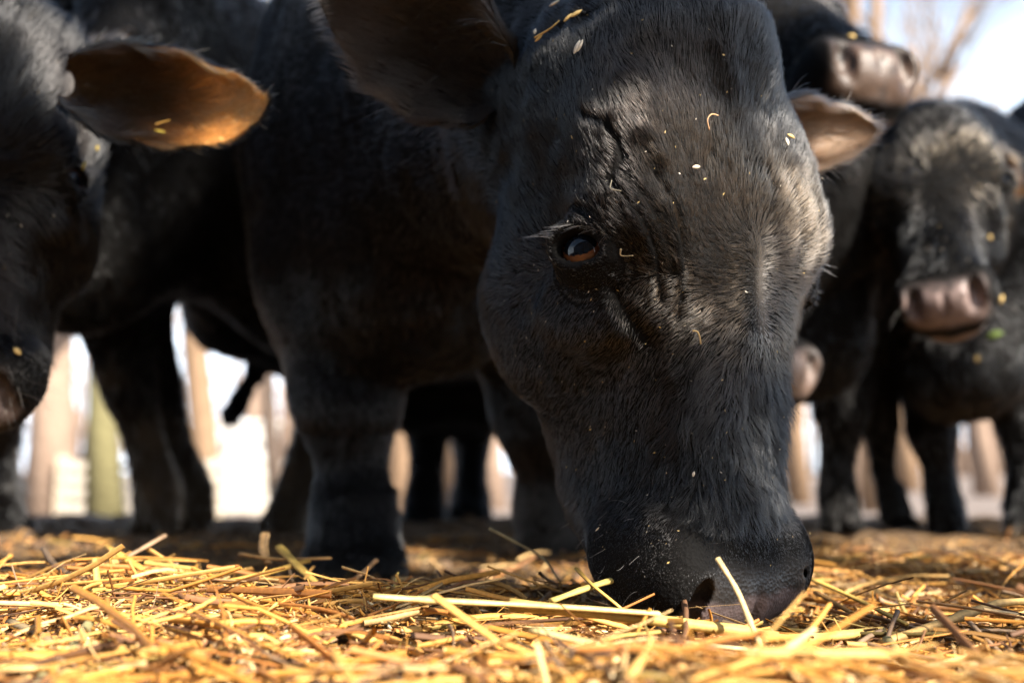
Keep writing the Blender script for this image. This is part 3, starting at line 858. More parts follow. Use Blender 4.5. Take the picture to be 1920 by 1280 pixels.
# the dark body behind on the left
HG = Head(at(210, -160, 1.85), at(175, 95, 1.6), facing(-10, 20))
COWS['G'] = cow('black cow standing crosswise behind, seen mostly as legs and a hanging tail', HG, gpt(235, 2.12, .88), gpt(520, 2.6, .95),
    [foot(318, 2.2), foot(385, 2.4)], [foot(545, 2.2), foot(620, 2.9)], s=1.16, fine=.009, coarse=.04, ears=[ear_at(HG, 1), ear_at(HG, -1)],
    hair_n=HAIR_E, hair_rad=.0006, padcol=(.16, .13, .12), tail=gpt(432, 2.75, .28), brisket=.06)

# ------------------------------------------------------------------ ground sheet
def ground_material():
    m, t, p, N = new_mat('barnyard_dirt')
    tc = N('ShaderNodeTexCoord')
    a = N('ShaderNodeAttribute'); a.attribute_name = 'far'
    n1 = N('ShaderNodeTexNoise'); n1.inputs['Scale'].default_value = 38; n1.inputs['Detail'].default_value = 8; n1.inputs['Roughness'].default_value = .7
    n2 = N('ShaderNodeTexNoise'); n2.inputs['Scale'].default_value = 2.2; n2.inputs['Detail'].default_value = 6
    for n in (n1, n2): t.links.new(tc.outputs['Object'], n.inputs['Vector'])
    r1 = N('ShaderNodeValToRGB')
    e = r1.color_ramp.elements
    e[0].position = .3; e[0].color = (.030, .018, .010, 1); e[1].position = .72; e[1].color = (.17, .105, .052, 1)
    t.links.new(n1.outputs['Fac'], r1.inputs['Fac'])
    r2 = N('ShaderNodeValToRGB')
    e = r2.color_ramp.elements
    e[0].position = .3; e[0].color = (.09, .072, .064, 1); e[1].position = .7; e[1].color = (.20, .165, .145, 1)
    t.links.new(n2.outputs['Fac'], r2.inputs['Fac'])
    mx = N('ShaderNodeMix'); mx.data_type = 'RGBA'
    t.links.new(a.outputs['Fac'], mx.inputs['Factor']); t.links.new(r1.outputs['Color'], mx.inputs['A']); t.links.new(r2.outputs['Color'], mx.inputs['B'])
    t.links.new(mx.outputs['Result'], p.inputs['Base Color'])
    p.inputs['Roughness'].default_value = .95; p.inputs['Specular IOR Level'].default_value = .15
    b = N('ShaderNodeBump'); b.inputs['Strength'].default_value = .9; b.inputs['Distance'].default_value = .006
    t.links.new(n1.outputs['Fac'], b.inputs['Height']); t.links.new(b.outputs['Normal'], p.inputs['Normal'])
    return m
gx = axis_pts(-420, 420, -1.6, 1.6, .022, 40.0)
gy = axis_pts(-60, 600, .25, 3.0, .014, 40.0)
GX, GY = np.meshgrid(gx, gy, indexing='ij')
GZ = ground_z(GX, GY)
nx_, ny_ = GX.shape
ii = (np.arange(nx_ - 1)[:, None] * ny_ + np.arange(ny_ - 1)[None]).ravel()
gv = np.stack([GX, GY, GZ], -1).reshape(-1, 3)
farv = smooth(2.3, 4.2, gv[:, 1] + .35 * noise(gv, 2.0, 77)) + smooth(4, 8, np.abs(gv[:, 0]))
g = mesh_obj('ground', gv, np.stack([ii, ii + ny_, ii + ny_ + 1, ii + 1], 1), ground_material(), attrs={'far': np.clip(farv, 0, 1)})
tag(g, kind='structure')

# ------------------------------------------------------------------ generic tube builder
class Tubes:
    def __init__(s): s.V, s.F, s.C, s.n = [], [], [], 0
    def add(s, pts, rad, sides=6, col=None, flat=1.0, flat_dir=None, cap=True):
        pts = np.asarray(pts, float); k = len(pts); rad = np.broadcast_to(rad, (k,))
        t = unit(np.gradient(pts, axis=0))
        ref = np.array([0, 0, 1.0]) if flat_dir is None else np.asarray(flat_dir, float)
        if abs(t[0] @ ref) > .95: ref = np.array([1.0, 0, 0])
        a = unit(np.cross(t, ref)); b = np.cross(a, t)
        th = np.arange(sides) / sides * 2 * np.pi
        ring = (np.cos(th)[None, :, None] * a[:, None] + flat * np.sin(th)[None, :, None] * b[:, None]) * rad[:, None, None] + pts[:, None]
        s.V.append(ring.reshape(-1, 3))
        for i in range(k - 1):
            for j in range(sides):
                s.F.append((s.n + i * sides + j, s.n + i * sides + (j + 1) % sides, s.n + (i + 1) * sides + (j + 1) % sides, s.n + (i + 1) * sides + j))
        if cap:
            s.F.append(tuple(s.n + j for j in range(sides))[::-1]); s.F.append(tuple(s.n + (k - 1) * sides + j for j in range(sides)))
        if col is not None:
            c = np.asarray(col, float); c = np.tile(c, (k, 1)) if c.ndim == 1 else c
            s.C.append(np.repeat(c, sides, 0))
        s.n += k * sides
    def build(s, name, mat, parent=None, origin=(0, 0, 0)):
        V = np.concatenate(s.V) - np.asarray(origin)
        o = mesh_obj(name, V, s.F, mat, parent, attrs={'tint': np.concatenate(s.C)} if s.C else None)
        return o

# ------------------------------------------------------------------ bare trees
M_BARK = simple('tan_bark', (.20, .13, .08), .9, .2, (18, .9, .02), .45, 9)
M_BARK_G = simple('mossy_bark', (.13, .115, .055), .9, .2, (18, .9, .02), .4, 9)
M_BARK_P = simple('pinkish_bark', (.22, .155, .115), .9, .2, (18, .9, .02), .35, 9)
M_BARK_D = simple('dark_grey_bark', (.085, .062, .048), .9, .2, (18, .9, .02), .35, 9)
M_TWIG = simple('tan_twigs', (.22, .155, .11), .9, .2)
M_LEAF = simple('dry_leaves', (.42, .22, .10), .8, .2)
def tree(px, d, r, h, label, mat, lean=(0, 0), seed=0, levels=4):
    R = random.Random(seed)
    base = gpt(px, d, 0); base[2] = float(ground_z(base[0], base[1])) - .04
    e = bpy.data.objects.new('tree', None); COL.objects.link(e); e.location = base
    tag(e, label, 'tree', 'bare trees beyond the herd')
    T, Cr = Tubes(), Tubes()
    def grow(p, dirn, rad, length, lev):
        n = 7 if lev == 0 else 5
        pts = [p]; d_ = dirn
        for i in range(n):
            d_ = unit(d_ + np.array([R.uniform(-1, 1), R.uniform(-1, 1), R.uniform(-.4, .8)]) * (.085 if lev == 0 else .18))
            pts.append(pts[-1] + d_ * length / n)
        rr = np.linspace(rad, rad * (.45 if lev == 0 else .35), n + 1)
        if lev == 0: rr[0] *= 1.35
        (T if lev <= 1 else Cr).add(pts, rr, 10 if lev == 0 else (6 if lev == 1 else 3))
        if lev >= levels: return
        for k in range(5 if lev == 0 else (5 if lev == 1 else 4)):
            t = R.uniform(.35 if lev == 0 else .25, 1.0); i = min(n - 1, int(t * n)); q = pts[i] + (pts[i + 1] - pts[i]) * (t * n - i)
            ang = R.uniform(0, 2 * math.pi); side = unit(np.cross(d_, [math.cos(ang), math.sin(ang), .2]))
            grow(q, unit(d_ * R.uniform(.5, .9) + side * R.uniform(.5, 1.0) + np.array([0, 0, .25])), np.interp(t, [0, 1], [rr[0], rr[-1]]) * R.uniform(.45, .65), length * R.uniform(.4, .62), lev + 1)
    grow(np.zeros(3), unit(np.array([lean[0], lean[1], 1.0])), r, h, 0)
    T.build('trunk', mat, e); Cr.build('crown', M_TWIG, e)
    return e
tree(95, 8.8, .19, 7, 'thick pinkish tan trunk between the left cow and the crosswise cow', M_BARK_P, (.02, 0), 1)
tree(150, 13, .09, 6, 'slim pale trunk just beside the thick pinkish trunk', M_BARK, (0, 0), 2)
tree(203, 7.2, .11, 6, 'greenish mossy trunk next to the leg of the crosswise cow', M_BARK_G, (-.04, 0), 3)
tree(388, 11, .16, 7, 'tan trunk seen through the gap under the crosswise cow', M_BARK, (.0, 0), 4)
tree(532, 6.6, .050, 5, 'thin greyish trunk leaning across the gap beside the grazing cow', M_BARK_D, (-.20, .05), 5, 3)
tree(742, 12, .14, 7, 'tan trunk seen past the right side of the muddy front leg', M_BARK, (.02, 0), 6)
tree(858, 10, .12, 7, 'tan trunk between the hind legs of the grazing cow', M_BARK, (0, 0), 7)
tree(925, 13, .15, 7, 'tan trunk beside the jaw of the grazing cow', M_BARK_P, (-.02, 0), 8)
tree(1640, 12, .13, 7, 'tan trunk between the front legs below the looking cow', M_BARK, (.03, 0), 14)
tree(808, 17, .16, 7, 'pale trunk between the hind legs and the muddy front leg', M_BARK_P, (-.02, 0), 15)
tree(465, 16, .12, 7, 'slim trunk standing right of the tan trunk in the bright gap', M_BARK_P, (.05, 0), 16)
tree(1495, 15, .15, 8, 'pale trunk just beyond the nose bridge of the grazing cow', M_BARK, (0, 0), 9)
tree(1597, 18, .22, 8, 'pale trunk between the front legs of the cow with the raised head', M_BARK_P, (-.03, 0), 10)
tree(1700, 22, .22, 9, 'bare tree standing behind the gap below the looking cow', M_BARK, (0, 0), 11)
tree(1850, 19, .2, 9, 'bare tree at the right with branches spread over the pale sky', M_BARK_P, (-.05, 0), 12)
tree(1770, 27, .3, 12, 'taller bare tree whose crown rises above the looking cow', M_BARK_P, (.02, 0), 13)

# far wood that reads as one mass
W = Tubes(); R_ = random.Random(5)
for i in range(380):
    x = R_.uniform(-62, 62) if i < 230 else R_.uniform(4, 62); y = R_.uniform(46, 85); h = R_.uniform(5, 11); z = float(ground_z(x, y)) - .2
    p0 = np.array([x, y, z]); r = R_.uniform(.10, .3)
    W.add([p0, p0 + np.array([R_.uniform(-.4, .4), 0, h * .5]), p0 + np.array([R_.uniform(-.9, .9), 0, h])], [r, r * .75, r * .3], 5)
    for k in range(7):
        t = R_.uniform(.25, .95); q = p0 + np.array([0, 0, h * t]); a = R_.uniform(-1, 1) * 1.8
        W.add([q, q + np.array([a * .6, R_.uniform(-.5, .5), R_.uniform(.2, .9)]), q + np.array([a * 1.3, R_.uniform(-1, 1), R_.uniform(.7, 2.2)])], [r * .35, r * .22, r * .08], 3)
o = W.build('far_wood', M_BARK_P); tag(o, kind='stuff')

# ------------------------------------------------------------------ low board fence and pale wall behind it
M_BOARD = simple('weathered_white_board', (.42, .37, .30), .8, .3, (30, .5, .004), .15, 14)
M_POST = simple('fence_post_wood', (.46, .37, .27), .85, .2, (30, .7, .006), .3, 12)
M_WALL = simple('pale_limewash', (.55, .52, .48), .9, .2, (9, .5, .01), .08, 5)
def box(name, c, half, mat, parent=None, rz=0, bev=.004):
    x, y, z = half
    V = []
    for sz in (-1, 1):
        for k in range(1):
            V += [(-x + bev, -y, sz * z), (x - bev, -y, sz * z), (x, -y + bev, sz * z), (x, y - bev, sz * z), (x - bev, y, sz * z), (-x + bev, y, sz * z), (-x, y - bev, sz * z), (-x, -y + bev, sz * z)]
    V = np.array(V); F = [tuple(range(8))[::-1], tuple(range(8, 16))] + [(i, (i + 1) % 8, 8 + (i + 1) % 8, 8 + i) for i in range(8)]
    ca, sa = math.cos(rz), math.sin(rz)
    V = np.stack([V[:, 0] * ca - V[:, 1] * sa, V[:, 0] * sa + V[:, 1] * ca, V[:, 2]], 1)
    o = mesh_obj(name, V, F, mat, parent, smooth_shade=False)
    o.location = c
    return o
fx0, fx1, fd = gpt(120, 8.6, 0)[0], gpt(560, 8.6, 0)[0], 8.6
fz = float(ground_z(-3, fd))
fe = bpy.data.objects.new('board_fence', None); COL.objects.link(fe); fe.location = ((fx0 + fx1) / 2, fd, fz)
tag(fe, 'low fence of pale sunlit boards seen between the legs at the left', 'fence')
np_ = 4
for i in range(np_):
    box('post', ((i / (np_ - 1) - .5) * (fx1 - fx0), .06, .30), (.045, .045, .32), M_POST, fe)
for k in range(5):
    for i in range(np_ - 1):
        w = (fx1 - fx0) / (np_ - 1)
        box('board', ((i + .5) * w - (fx1 - fx0) / 2 + .003 * k, .0, .07 + .117 * k + random.uniform(-.006, .006)), (w / 2 - .006, .012, .036), M_BOARD, fe, random.uniform(-.006, .006))
wd = 13.5; wx0, wx1 = gpt(392, wd, 0)[0], gpt(522, wd, 0)[0]; wz = float(ground_z(-4, wd))
wl_ = bpy.data.objects.new('wall', None); COL.objects.link(wl_); wl_.location = ((wx0 + wx1) / 2, wd, wz)
tag(wl_, 'low whitewashed wall in full sun behind the pale board fence', 'wall'); wl_['kind'] = 'thing'
box('wall_face', (0, 0, .55), ((wx1 - wx0) / 2, .1, .56), M_WALL, wl_, .1)
box('coping', (0, 0, 1.14), ((wx1 - wx0) / 2 + .04, .14, .03), M_WALL, wl_, .1)

# unseen board screen added behind the camera to block sky light from there
M_SCREEN = simple('sky_screen_boards', (.11, .085, .065), .9, .2, (20, .6, .01), .3, 6)
sh = bpy.data.objects.new('sky_screen', None); COL.objects.link(sh); sh.location = (-4.6, -2.6, 0)
tag(sh, 'unseen board screen added behind the viewer to block sky light', 'sky_screen')
for i in range(30):
    box('board', (-6.2 + i * .40, random.uniform(-.004, .004), 1.55), (.196, .014, 1.6), M_SCREEN, sh)
box('screen_top', (-.4, -1.6, 3.32), (6.4, 2.3, .05), M_SCREEN, sh)

# added unseen tree at the right: clumps placed to shade backs and grazing head
M_GREEN = simple('leaf_green', (.06, .085, .03), .6, .3)
def sunpt(h, v, s):
    """point in the shade grid: h across the sun, v along the shade's height, s metres towards the sun"""
    a, b = math.sin(SUN_AZ), -math.cos(SUN_AZ)
    return h * np.array([b, a, 0]) + s * np.array([a, -b, 0]) + np.array([0, 0, (v + s * math.sin(SUN_EL)) / math.cos(SUN_EL)])
lt = bpy.data.objects.new('tree', None); COL.objects.link(lt); lt.location = (3.5, -2.1, 0)
tag(lt, 'unseen leafy tree added at the right to shade the herd', 'tree')
L0 = np.array([3.5, -2.1, 0]); T = Tubes()
T.add(np.array([[0, 0, -.05], [.05, .03, 1.6], [0, .05, 3.4], [.05, 0, 5.4]]), [.17, .13, .09, .03], 10)
LV, LF = [], []
def leaves(c, r, n, size=.05):
    R_ = np.random.default_rng(int(abs(c[0]) * 1000 + n))
    q = unit(R_.normal(size=(n, 3))) * (R_.random((n, 1)) ** .45) * np.asarray(r) + c
    a = unit(R_.normal(size=(n, 3))); b = unit(np.cross(a, R_.normal(size=(n, 3)))); sz = size * (.6 + .8 * R_.random((n, 1)))
    k = sum(len(v) for v in LV)
    LV.append(np.stack([q + a * sz, q + b * sz * .45, q - a * sz, q - b * sz * .45], 1).reshape(-1, 3) - L0)
    LF.append(np.arange(n * 4).reshape(-1, 4) + k)
SHADE_CLUMPS = [(.80, 2.05, 4.1, .52), (.98, 1.42, 3.9, .28), (1.25, 1.65, 4.2, .42), (.57, .88, 3.2, .12), (.24, 1.02, 3.4, .16), (1.16, .80, 3.9, .15), (2.25, 1.2, 4.3, .40), (2.65, .9, 4.0, .35), (1.75, 1.8, 4.4, .5), (2.4, 1.95, 4.1, .5)]
for h, v, s_, rr in SHADE_CLUMPS:
    c = sunpt(h, v, s_); leaves(c, rr, int(1150 * rr / .4), .055)
    T.add(np.array([[0, .05, min(4.6, max(1.6, c[2] - 1.2))], *( (c - L0) * .6 + np.array([0, 0, .25 * min(4.6, c[2])]),) , c - L0]), [.05, .035, .012], 5)
for h0, h1, v, th, n in ((.50, .84, .695, .035, 520), (.46, .82, .44, .036, 460)):  # bough leaves added in bands to shade parts of the grazing head
    for i in range(7):
        t = i / 6
        leaves(sunpt(h0 + (h1 - h0) * t, v + .012 * math.sin(i * 2.1), 2.0), (.055, .055, th), n // 7, .026)
a0, a1 = sunpt(.45, .665, 2.0) - L0, sunpt(.95, .665, 2.0) - L0
T.add(np.array([[0, .03, 2.5], (np.array([0, .03, 2.5]) + a1) / 2 + np.array([0, 0, .2]), a1, a0]), [.05, .03, .014, .006], 6)
T.build('trunk', M_BARK, lt)
tag(mesh_obj('crown', np.concatenate(LV), np.concatenate(LF), M_GREEN, lt, smooth_shade=False), kind='stuff')

# ------------------------------------------------------------------ straw
def straw_material(name='straw'):
    m, t, p, N = new_mat(name)
    a = N('ShaderNodeAttribute'); a.attribute_name = 'tint'
    tc = N('ShaderNodeTexCoord')
    n = N('ShaderNodeTexNoise'); n.inputs['Scale'].default_value = 260; n.inputs['Detail'].default_value = 5
    t.links.new(tc.outputs['Object'], n.inputs['Vector'])
    mr = N('ShaderNodeMapRange'); mr.inputs['To Min'].default_value = .36; mr.inputs['To Max'].default_value = 1.15
    t.links.new(n.outputs['Fac'], mr.inputs['Value'])
    mx = N('ShaderNodeMix'); mx.data_type = 'RGBA'; mx.blend_type = 'MULTIPLY'; mx.inputs['Factor'].default_value = 1
    t.links.new(a.outputs['Color'], mx.inputs['A']); t.links.new(mr.outputs[0], mx.inputs['B'])
    t.links.new(mx.outputs['Result'], p.inputs['Base Color'])
    p.inputs['Roughness'].default_value = .62; p.inputs['Specular IOR Level'].default_value = .28
    b = N('ShaderNodeBump'); b.inputs['Strength'].default_value = .35; b.inputs['Distance'].default_value = .0006
    t.links.new(n.outputs['Fac'], b.inputs['Height']); t.links.new(b.outputs['Normal'], p.inputs['Normal'])
    return m
M_STRAW = straw_material()
PAL = np.array([(.56, .295, .060), (.62, .36, .095), (.48, .23, .040), (.70, .50, .22), (.38, .165, .038), (.22, .11, .045), (.28, .20, .12), (.38, .29, .08), (.64, .40, .12), (.13, .07, .035)])
PAL = PAL * np.array([.96, .87, .84])
PALW = np.array([.17, .16, .11, .11, .11, .12, .07, .03, .09, .03]); PALW /= PALW.sum()
def straw_cover(x, y):
    """0..1 how thick the straw lies"""
    p = np.stack([x, y, 0 * x], -1)
    edge = 1.12 + .42 * smooth(.0, .55, x) + .05 * noise(p, 5, 61) - .16 * np.exp(-((x + .12) / .22) ** 2)
    return smooth(edge + .10, edge - .10, y)
def straw_height(x, y):
    p = np.stack([x, y, 0 * x], -1)
    return ground_z(x, y) + straw_cover(x, y) * (.010 + .012 * noise(p, 7, 62) + .008 * noise(p, 18, 63) + .016 * np.exp(-((y - .98) / .12) ** 2) * smooth(.12, -.1, x) - .020 * np.exp(-((x - .19) / .11) ** 2 - ((y - .69) / .075) ** 2))
MUZ = HA.pt(0, -.075, .50)
def spots(n, far=2.0):
    out = np.zeros((0, 2))
    while len(out) < n:
        y = .36 + (far - .36) * rng.random(n * 3) ** 1.3
        x = (rng.random(n * 3) * 2 - 1) * (.16 + .60 * y)
        c = straw_cover(x, y)
        k = rng.random(n * 3) < np.maximum(c, .10 * (y < 2.0))
        q = np.stack([x, y], 1)[k]
        d = np.hypot((q[:, 0] - MUZ[0]) / .10, (q[:, 1] - MUZ[1]) / .085)
        q = q[d > 1]
        out = np.concatenate([out, q])
    return out[:n]
def batch_straw(n, lmin, lmax, rmin, rmax, segs, sides, tilt, high, far=2.0, stand=0.0):
    xy = spots(n, far)
    L = lmin + (lmax - lmin) * rng.random(n) ** 1.6
    R = rmin + (rmax - rmin) * rng.random(n) ** 1.5
    az = rng.random(n) * 2 * np.pi
    el = rng.normal(0, tilt, n)
    st = rng.random(n) < stand
    el = np.where(st, np.radians(25 + 45 * rng.random(n)), el)
    D = np.stack([np.cos(az) * np.cos(el), np.sin(az) * np.cos(el), np.sin(el)], 1)
    z = straw_height(xy[:, 0], xy[:, 1]) + high * rng.random(n) ** 1.5 + np.abs(np.sin(el)) * L * .42
    c = np.concatenate([xy, z[:, None]], 1)
    bend = rng.normal(0, .028, (n, 3)) * L[:, None]
    kink = (rng.random(n) < .2) * rng.normal(0, .14, n) * L
    t = np.linspace(-.5, .5, segs + 1)
    pts = c[:, None] + D[:, None] * (L[:, None] * t)[:, :, None] + bend[:, None] * (1 - 4 * t * t)[None, :, None]
    pts[:, :, 2] += kink[:, None] * np.abs(t)[None]
    pts[:, :, 2] = np.maximum(pts[:, :, 2], ground_z(pts[:, :, 0], pts[:, :, 1]) + .001)
    tn = unit(np.gradient(pts, axis=1))
    roll = rng.random(n) * np.pi
    ref = unit(np.stack([-np.sin(az), np.cos(az), 0 * az], 1))
    a = unit(np.cross(tn, np.cross(ref, tn).reshape(n, -1, 3) if False else np.repeat(np.array([[0, 0, 1.0]]), segs + 1, 0)[None] + .001 * ref[:, None]))
    b = np.cross(a, tn)
    a2 = a * np.cos(roll)[:, None, None] + b * np.sin(roll)[:, None, None]; b2 = -a * np.sin(roll)[:, None, None] + b * np.cos(roll)[:, None, None]
    th = np.arange(sides) / sides * 2 * np.pi
    flat = np.where(rng.random(n) < .62, .22, .75)
    rr = R[:, None] * (1 - .25 * rng.random((n, 1)) * np.linspace(0, 1, segs + 1)[None])
    ring = pts[:, :, None] + rr[:, :, None, None] * (np.cos(th)[None, None, :, None] * a2[:, :, None] + (flat[:, None, None] * np.sin(th))[..., None] * b2[:, :, None])
    V = ring.reshape(-1, 3)
    per = (segs + 1) * sides
    f = []
    for i in range(segs):
        for j in range(sides):
            f.append((i * sides + j, i * sides + (j + 1) % sides, (i + 1) * sides + (j + 1) % sides, (i + 1) * sides + j))
    F = (np.array(f)[None] + (np.arange(n) * per)[:, None, None]).reshape(-1, 4)
    col = PAL[rng.choice(len(PAL), n, p=PALW)] * (.75 + .5 * rng.random((n, 1)))
    low = 1 - smooth(0, .5, (z - straw_height(xy[:, 0], xy[:, 1])) / max(high, 1e-4))
    dk = rng.random(n) < .12
    col[dk] *= .45
    C = np.repeat(col, per, 0)
    return V, F, C
def batch_flakes(n, lmin, lmax, asp, pal, high, far=2.0):
    xy = spots(n, far)
    L = lmin + (lmax - lmin) * rng.random(n) ** 1.8; W_ = L * asp * (.5 + rng.random(n)); W_ = np.minimum(W_, .004)
    az = rng.random(n) * 2 * np.pi; el = rng.normal(0, .35, n); ro = rng.normal(0, .5, n)
    D = np.stack([np.cos(az) * np.cos(el), np.sin(az) * np.cos(el), np.sin(el)], 1)
    S = np.stack([-np.sin(az) * np.cos(ro), np.cos(az) * np.cos(ro), np.sin(ro)], 1)
    z = straw_height(xy[:, 0], xy[:, 1]) + high * rng.random(n) ** 2 + .001
    c = np.concatenate([xy, z[:, None]], 1)
    U = np.cross(D, S)
    q = []
    for t, w, h in ((-.5, .5, 0), (-.1, 1, .12), (.25, .9, .10), (.5, .3, 0)):
        for s_ in (-.5, .5):
            q.append(c + D * (L * t)[:, None] + S * (W_ * w * s_)[:, None] + U * (L * h)[:, None])
    V = np.stack(q, 1).reshape(-1, 3)
    f = np.array([(0, 1, 3, 2), (2, 3, 5, 4), (4, 5, 7, 6)])
    F = (f[None] + (np.arange(n) * 8)[:, None, None]).reshape(-1, 4)
    col = pal[rng.integers(0, len(pal), n)] * (.7 + .6 * rng.random((n, 1)))
    return V, F, np.repeat(col, 8, 0)
def seed_mesh(L, w, nu=6, ns=6):
    V = []
    for i in range(nu + 1):
        t = i / nu; r = w * (math.sin(math.pi * min(1, t * .94 + .03)) ** .8)
        for j in range(ns):
            a = j / ns * 2 * math.pi
            V.append(((t - .5) * L, r * math.cos(a) * .5, r * math.sin(a) * .38 - (.08 * w if abs(a - math.pi * 1.5) < .6 else 0)))
    F = [(i * ns + j, (i + 1) * ns + j, (i + 1) * ns + (j + 1) % ns, i * ns + (j + 1) % ns) for i in range(nu) for j in range(ns)]
    return np.array(V), np.array(F)
def batch_grain(n, far=1.6):
    v0, f0 = seed_mesh(1.0, .32)
    xy = spots(n, far); L = .006 + .005 * rng.random(n)
    az = rng.random(n) * 2 * np.pi; el = rng.normal(0, .3, n)
    X = np.stack([np.cos(az) * np.cos(el), np.sin(az) * np.cos(el), np.sin(el)], 1)
    Y = np.stack([-np.sin(az), np.cos(az), 0 * az], 1); Z = np.cross(X, Y)
    z = straw_height(xy[:, 0], xy[:, 1]) + .003 + .006 * rng.random(n)
    c = np.concatenate([xy, z[:, None]], 1)
    V = c[:, None] + L[:, None, None] * (v0[None, :, :1] * X[:, None] + v0[None, :, 1:2] * Y[:, None] + v0[None, :, 2:] * Z[:, None])
    F = (f0[None] + (np.arange(n) * len(v0))[:, None, None]).reshape(-1, 4)
    col = np.array([(.78, .62, .36), (.70, .50, .24), (.82, .70, .48)])[rng.integers(0, 3, n)] * (.75 + .4 * rng.random((n, 1)))
    return V.reshape(-1, 3), F, np.repeat(col, len(v0), 0)
def merge(name, parts, mat):
    V, F, C, o = [], [], [], 0
    for v, f, c in parts:
        V.append(v); F.append(f + o); C.append(c); o += len(v)
    ob = mesh_obj(name, np.concatenate(V), np.concatenate(F), mat, attrs={'tint': np.concatenate(C)})
    return tag(ob, kind='stuff')
CH = np.array([1, .9, .9]) * np.array([(.46, .25, .07), (.60, .38, .14), (.26, .14, .05), (.15, .08, .04), (.70, .50, .24), (.36, .17, .045)])
merge('loose_straw', [batch_straw(20000, .004, .016, .0004, .0012, 1, 4, .35, .012, 2.0, .0),
                      batch_straw(3600, .03, .15, .0007, .0031, 4, 6, .12, .020, 1.7, .0),
                      batch_straw(9000, .010, .045, .0005, .0024, 2, 5, .22, .012, 2.1, .02),
                      batch_straw(420, .012, .04, .0007, .0016, 3, 5, .2, .012, 1.6, 1.0)], M_STRAW)
merge('chaff', [batch_flakes(85000, .004, .016, .3, CH, .010, 2.1)], M_STRAW)
merge('spilled_grain', [batch_grain(3200)], M_STRAW)

# dirt clods in the shade under the herd
v0, f0 = seed_mesh(1.0, 1.0, 6, 7)
n = 900
y = 1.15 + 2.0 * rng.random(n); x = (rng.random(n) * 2 - 1) * .62 * y
k = straw_cover(x, y) < .6; x, y = x[k], y[k]; n = len(x)
s_ = .008 + .028 * rng.random(n) ** 2.5
c = np.stack([x, y, ground_z(x, y) + s_ * .12], 1)
az = rng.random(n) * 6.28
V = v0[None] * s_[:, None, None] * (1 + .35 * noise(v0[None] * 3 + rng.random((n, 1, 3)) * 50, 1.0, 88))[..., None] * np.array([1, 1.1, .9])
V = np.stack([V[..., 0] * np.cos(az)[:, None] - V[..., 1] * np.sin(az)[:, None], V[..., 0] * np.sin(az)[:, None] + V[..., 1] * np.cos(az)[:, None], V[..., 2]], -1) + c[:, None]
F = (f0[None] + (np.arange(n) * len(v0))[:, None, None]).reshape(-1, 4)
M_CLOD = simple('dirt_clod', (.085, .055, .034), .95, .15, (90, .8, .003), .5, 40)
tag(mesh_obj('dirt_clods', V.reshape(-1, 3), F, M_CLOD), kind='stuff')

# ------------------------------------------------------------------ single stalks that can be told apart
GOLD, PALE, BROWN, GREY, GREEN, ORNG = (.62, .37, .08), (.80, .62, .30), (.26, .14, .055), (.33, .26, .17), (.36, .31, .10), (.55, .28, .06)
def stalk(label, pts, r, col, flat=.7, node=None, taper=.7, name='straw_stalk', cat='straw'):
    """pts: (photo column, photo row, distance)"""
    P = np.array([at(*p) for p in pts])
    # smooth the polyline
    t = np.linspace(0, len(P) - 1, max(10, 5 * (len(P) - 1) + 1)); i = np.minimum(t.astype(int), len(P) - 2); f = (t - i)[:, None]
    M_ = np.gradient(P, axis=0)
    Q = (2*f**3-3*f**2+1)*P[i] + (f**3-2*f**2+f)*M_[i] + (3*f**2-2*f**3)*P[i+1] + (f**3-f**2)*M_[i+1]
    base = Q[0].copy()
    T = Tubes()
    rr = 1.2 * np.linspace(r, r * taper, len(Q)) * (1 + .08 * rng.normal(size=len(Q)))
    cols = np.array(col) * (1 + .12 * rng.normal(size=(len(Q), 1)))
    if node is not None:
        k = int(node * (len(Q) - 1)); rr[k] *= 1.35; cols[k] = np.array(col) * .75
    T.add(Q, rr, 9, np.clip(cols, .01, .95), flat)
    strp = 1 + .22 * rng.normal(size=9); T.C[0] = np.clip(T.C[0] * np.tile(strp, len(Q))[:, None], .01, .95)
    o = T.build(name, M_STRAW, None, base); o.location = base
    return tag(o, label, cat, 'single straw stalks lying on top')
stalk('long golden stalk lying right in front of the muzzle', [(955,1133,.72),(1180,1156,.725),(1425,1188,.735),(1480,1199,.74),(1655,1182,.78)], .0046, (.62,.42,.12), .8, .62, .85)
stalk('broad bright split stalk left of the muzzle, the palest piece of straw', [(700,1118,.70),(830,1126,.705),(1030,1136,.71),(1235,1150,.72)], .0050, (.78,.55,.20), .35, .3, .9)
stalk('thin bent stalk rising in front of the nostril', [(1345,1046,.735),(1383,1108,.72),(1410,1174,.70),(1447,1256,.64)], .0021, (.62,.46,.22), .7, None, .8)
stalk('thick brown stalk with a joint slanting up to the right edge', [(1655,1205,.74),(1785,1161,.79),(1872,1131,.82),(1950,1126,.84)], .0040, (.44,.27,.09), .75, .45, .8)
stalk('dull greenish stalk running down from the brown jointed one', [(1664,1200,.735),(1705,1245,.67),(1752,1300,.60)], .0033, (.30,.25,.10), .8, None)
stalk('thin arched stem rising alone from the dirt left of the jaw', [(918,990,.99),(965,1015,.98),(1018,1046,.97),(1050,1090,.95)], .0014, (.50,.38,.18), .9, None, .7)
stalk('long golden stalk slanting down at the left end of the straw', [(200,1024,.98),(290,1079,.93),(380,1109,.89),(470,1131,.87)], .0034, GOLD, .7, .5)
stalk('greyish brown stalk sticking up beside the slanting golden one', [(310,1003,1.02),(268,1027,1.00),(222,1052,.98)], .0030, (.30,.19,.11), .6, None)
stalk('thin upright stalk at the left, standing nearly vertical', [(178,1048,.90),(185,1134,.86),(176,1212,.82)], .0026, (.58,.36,.10), .5, None)
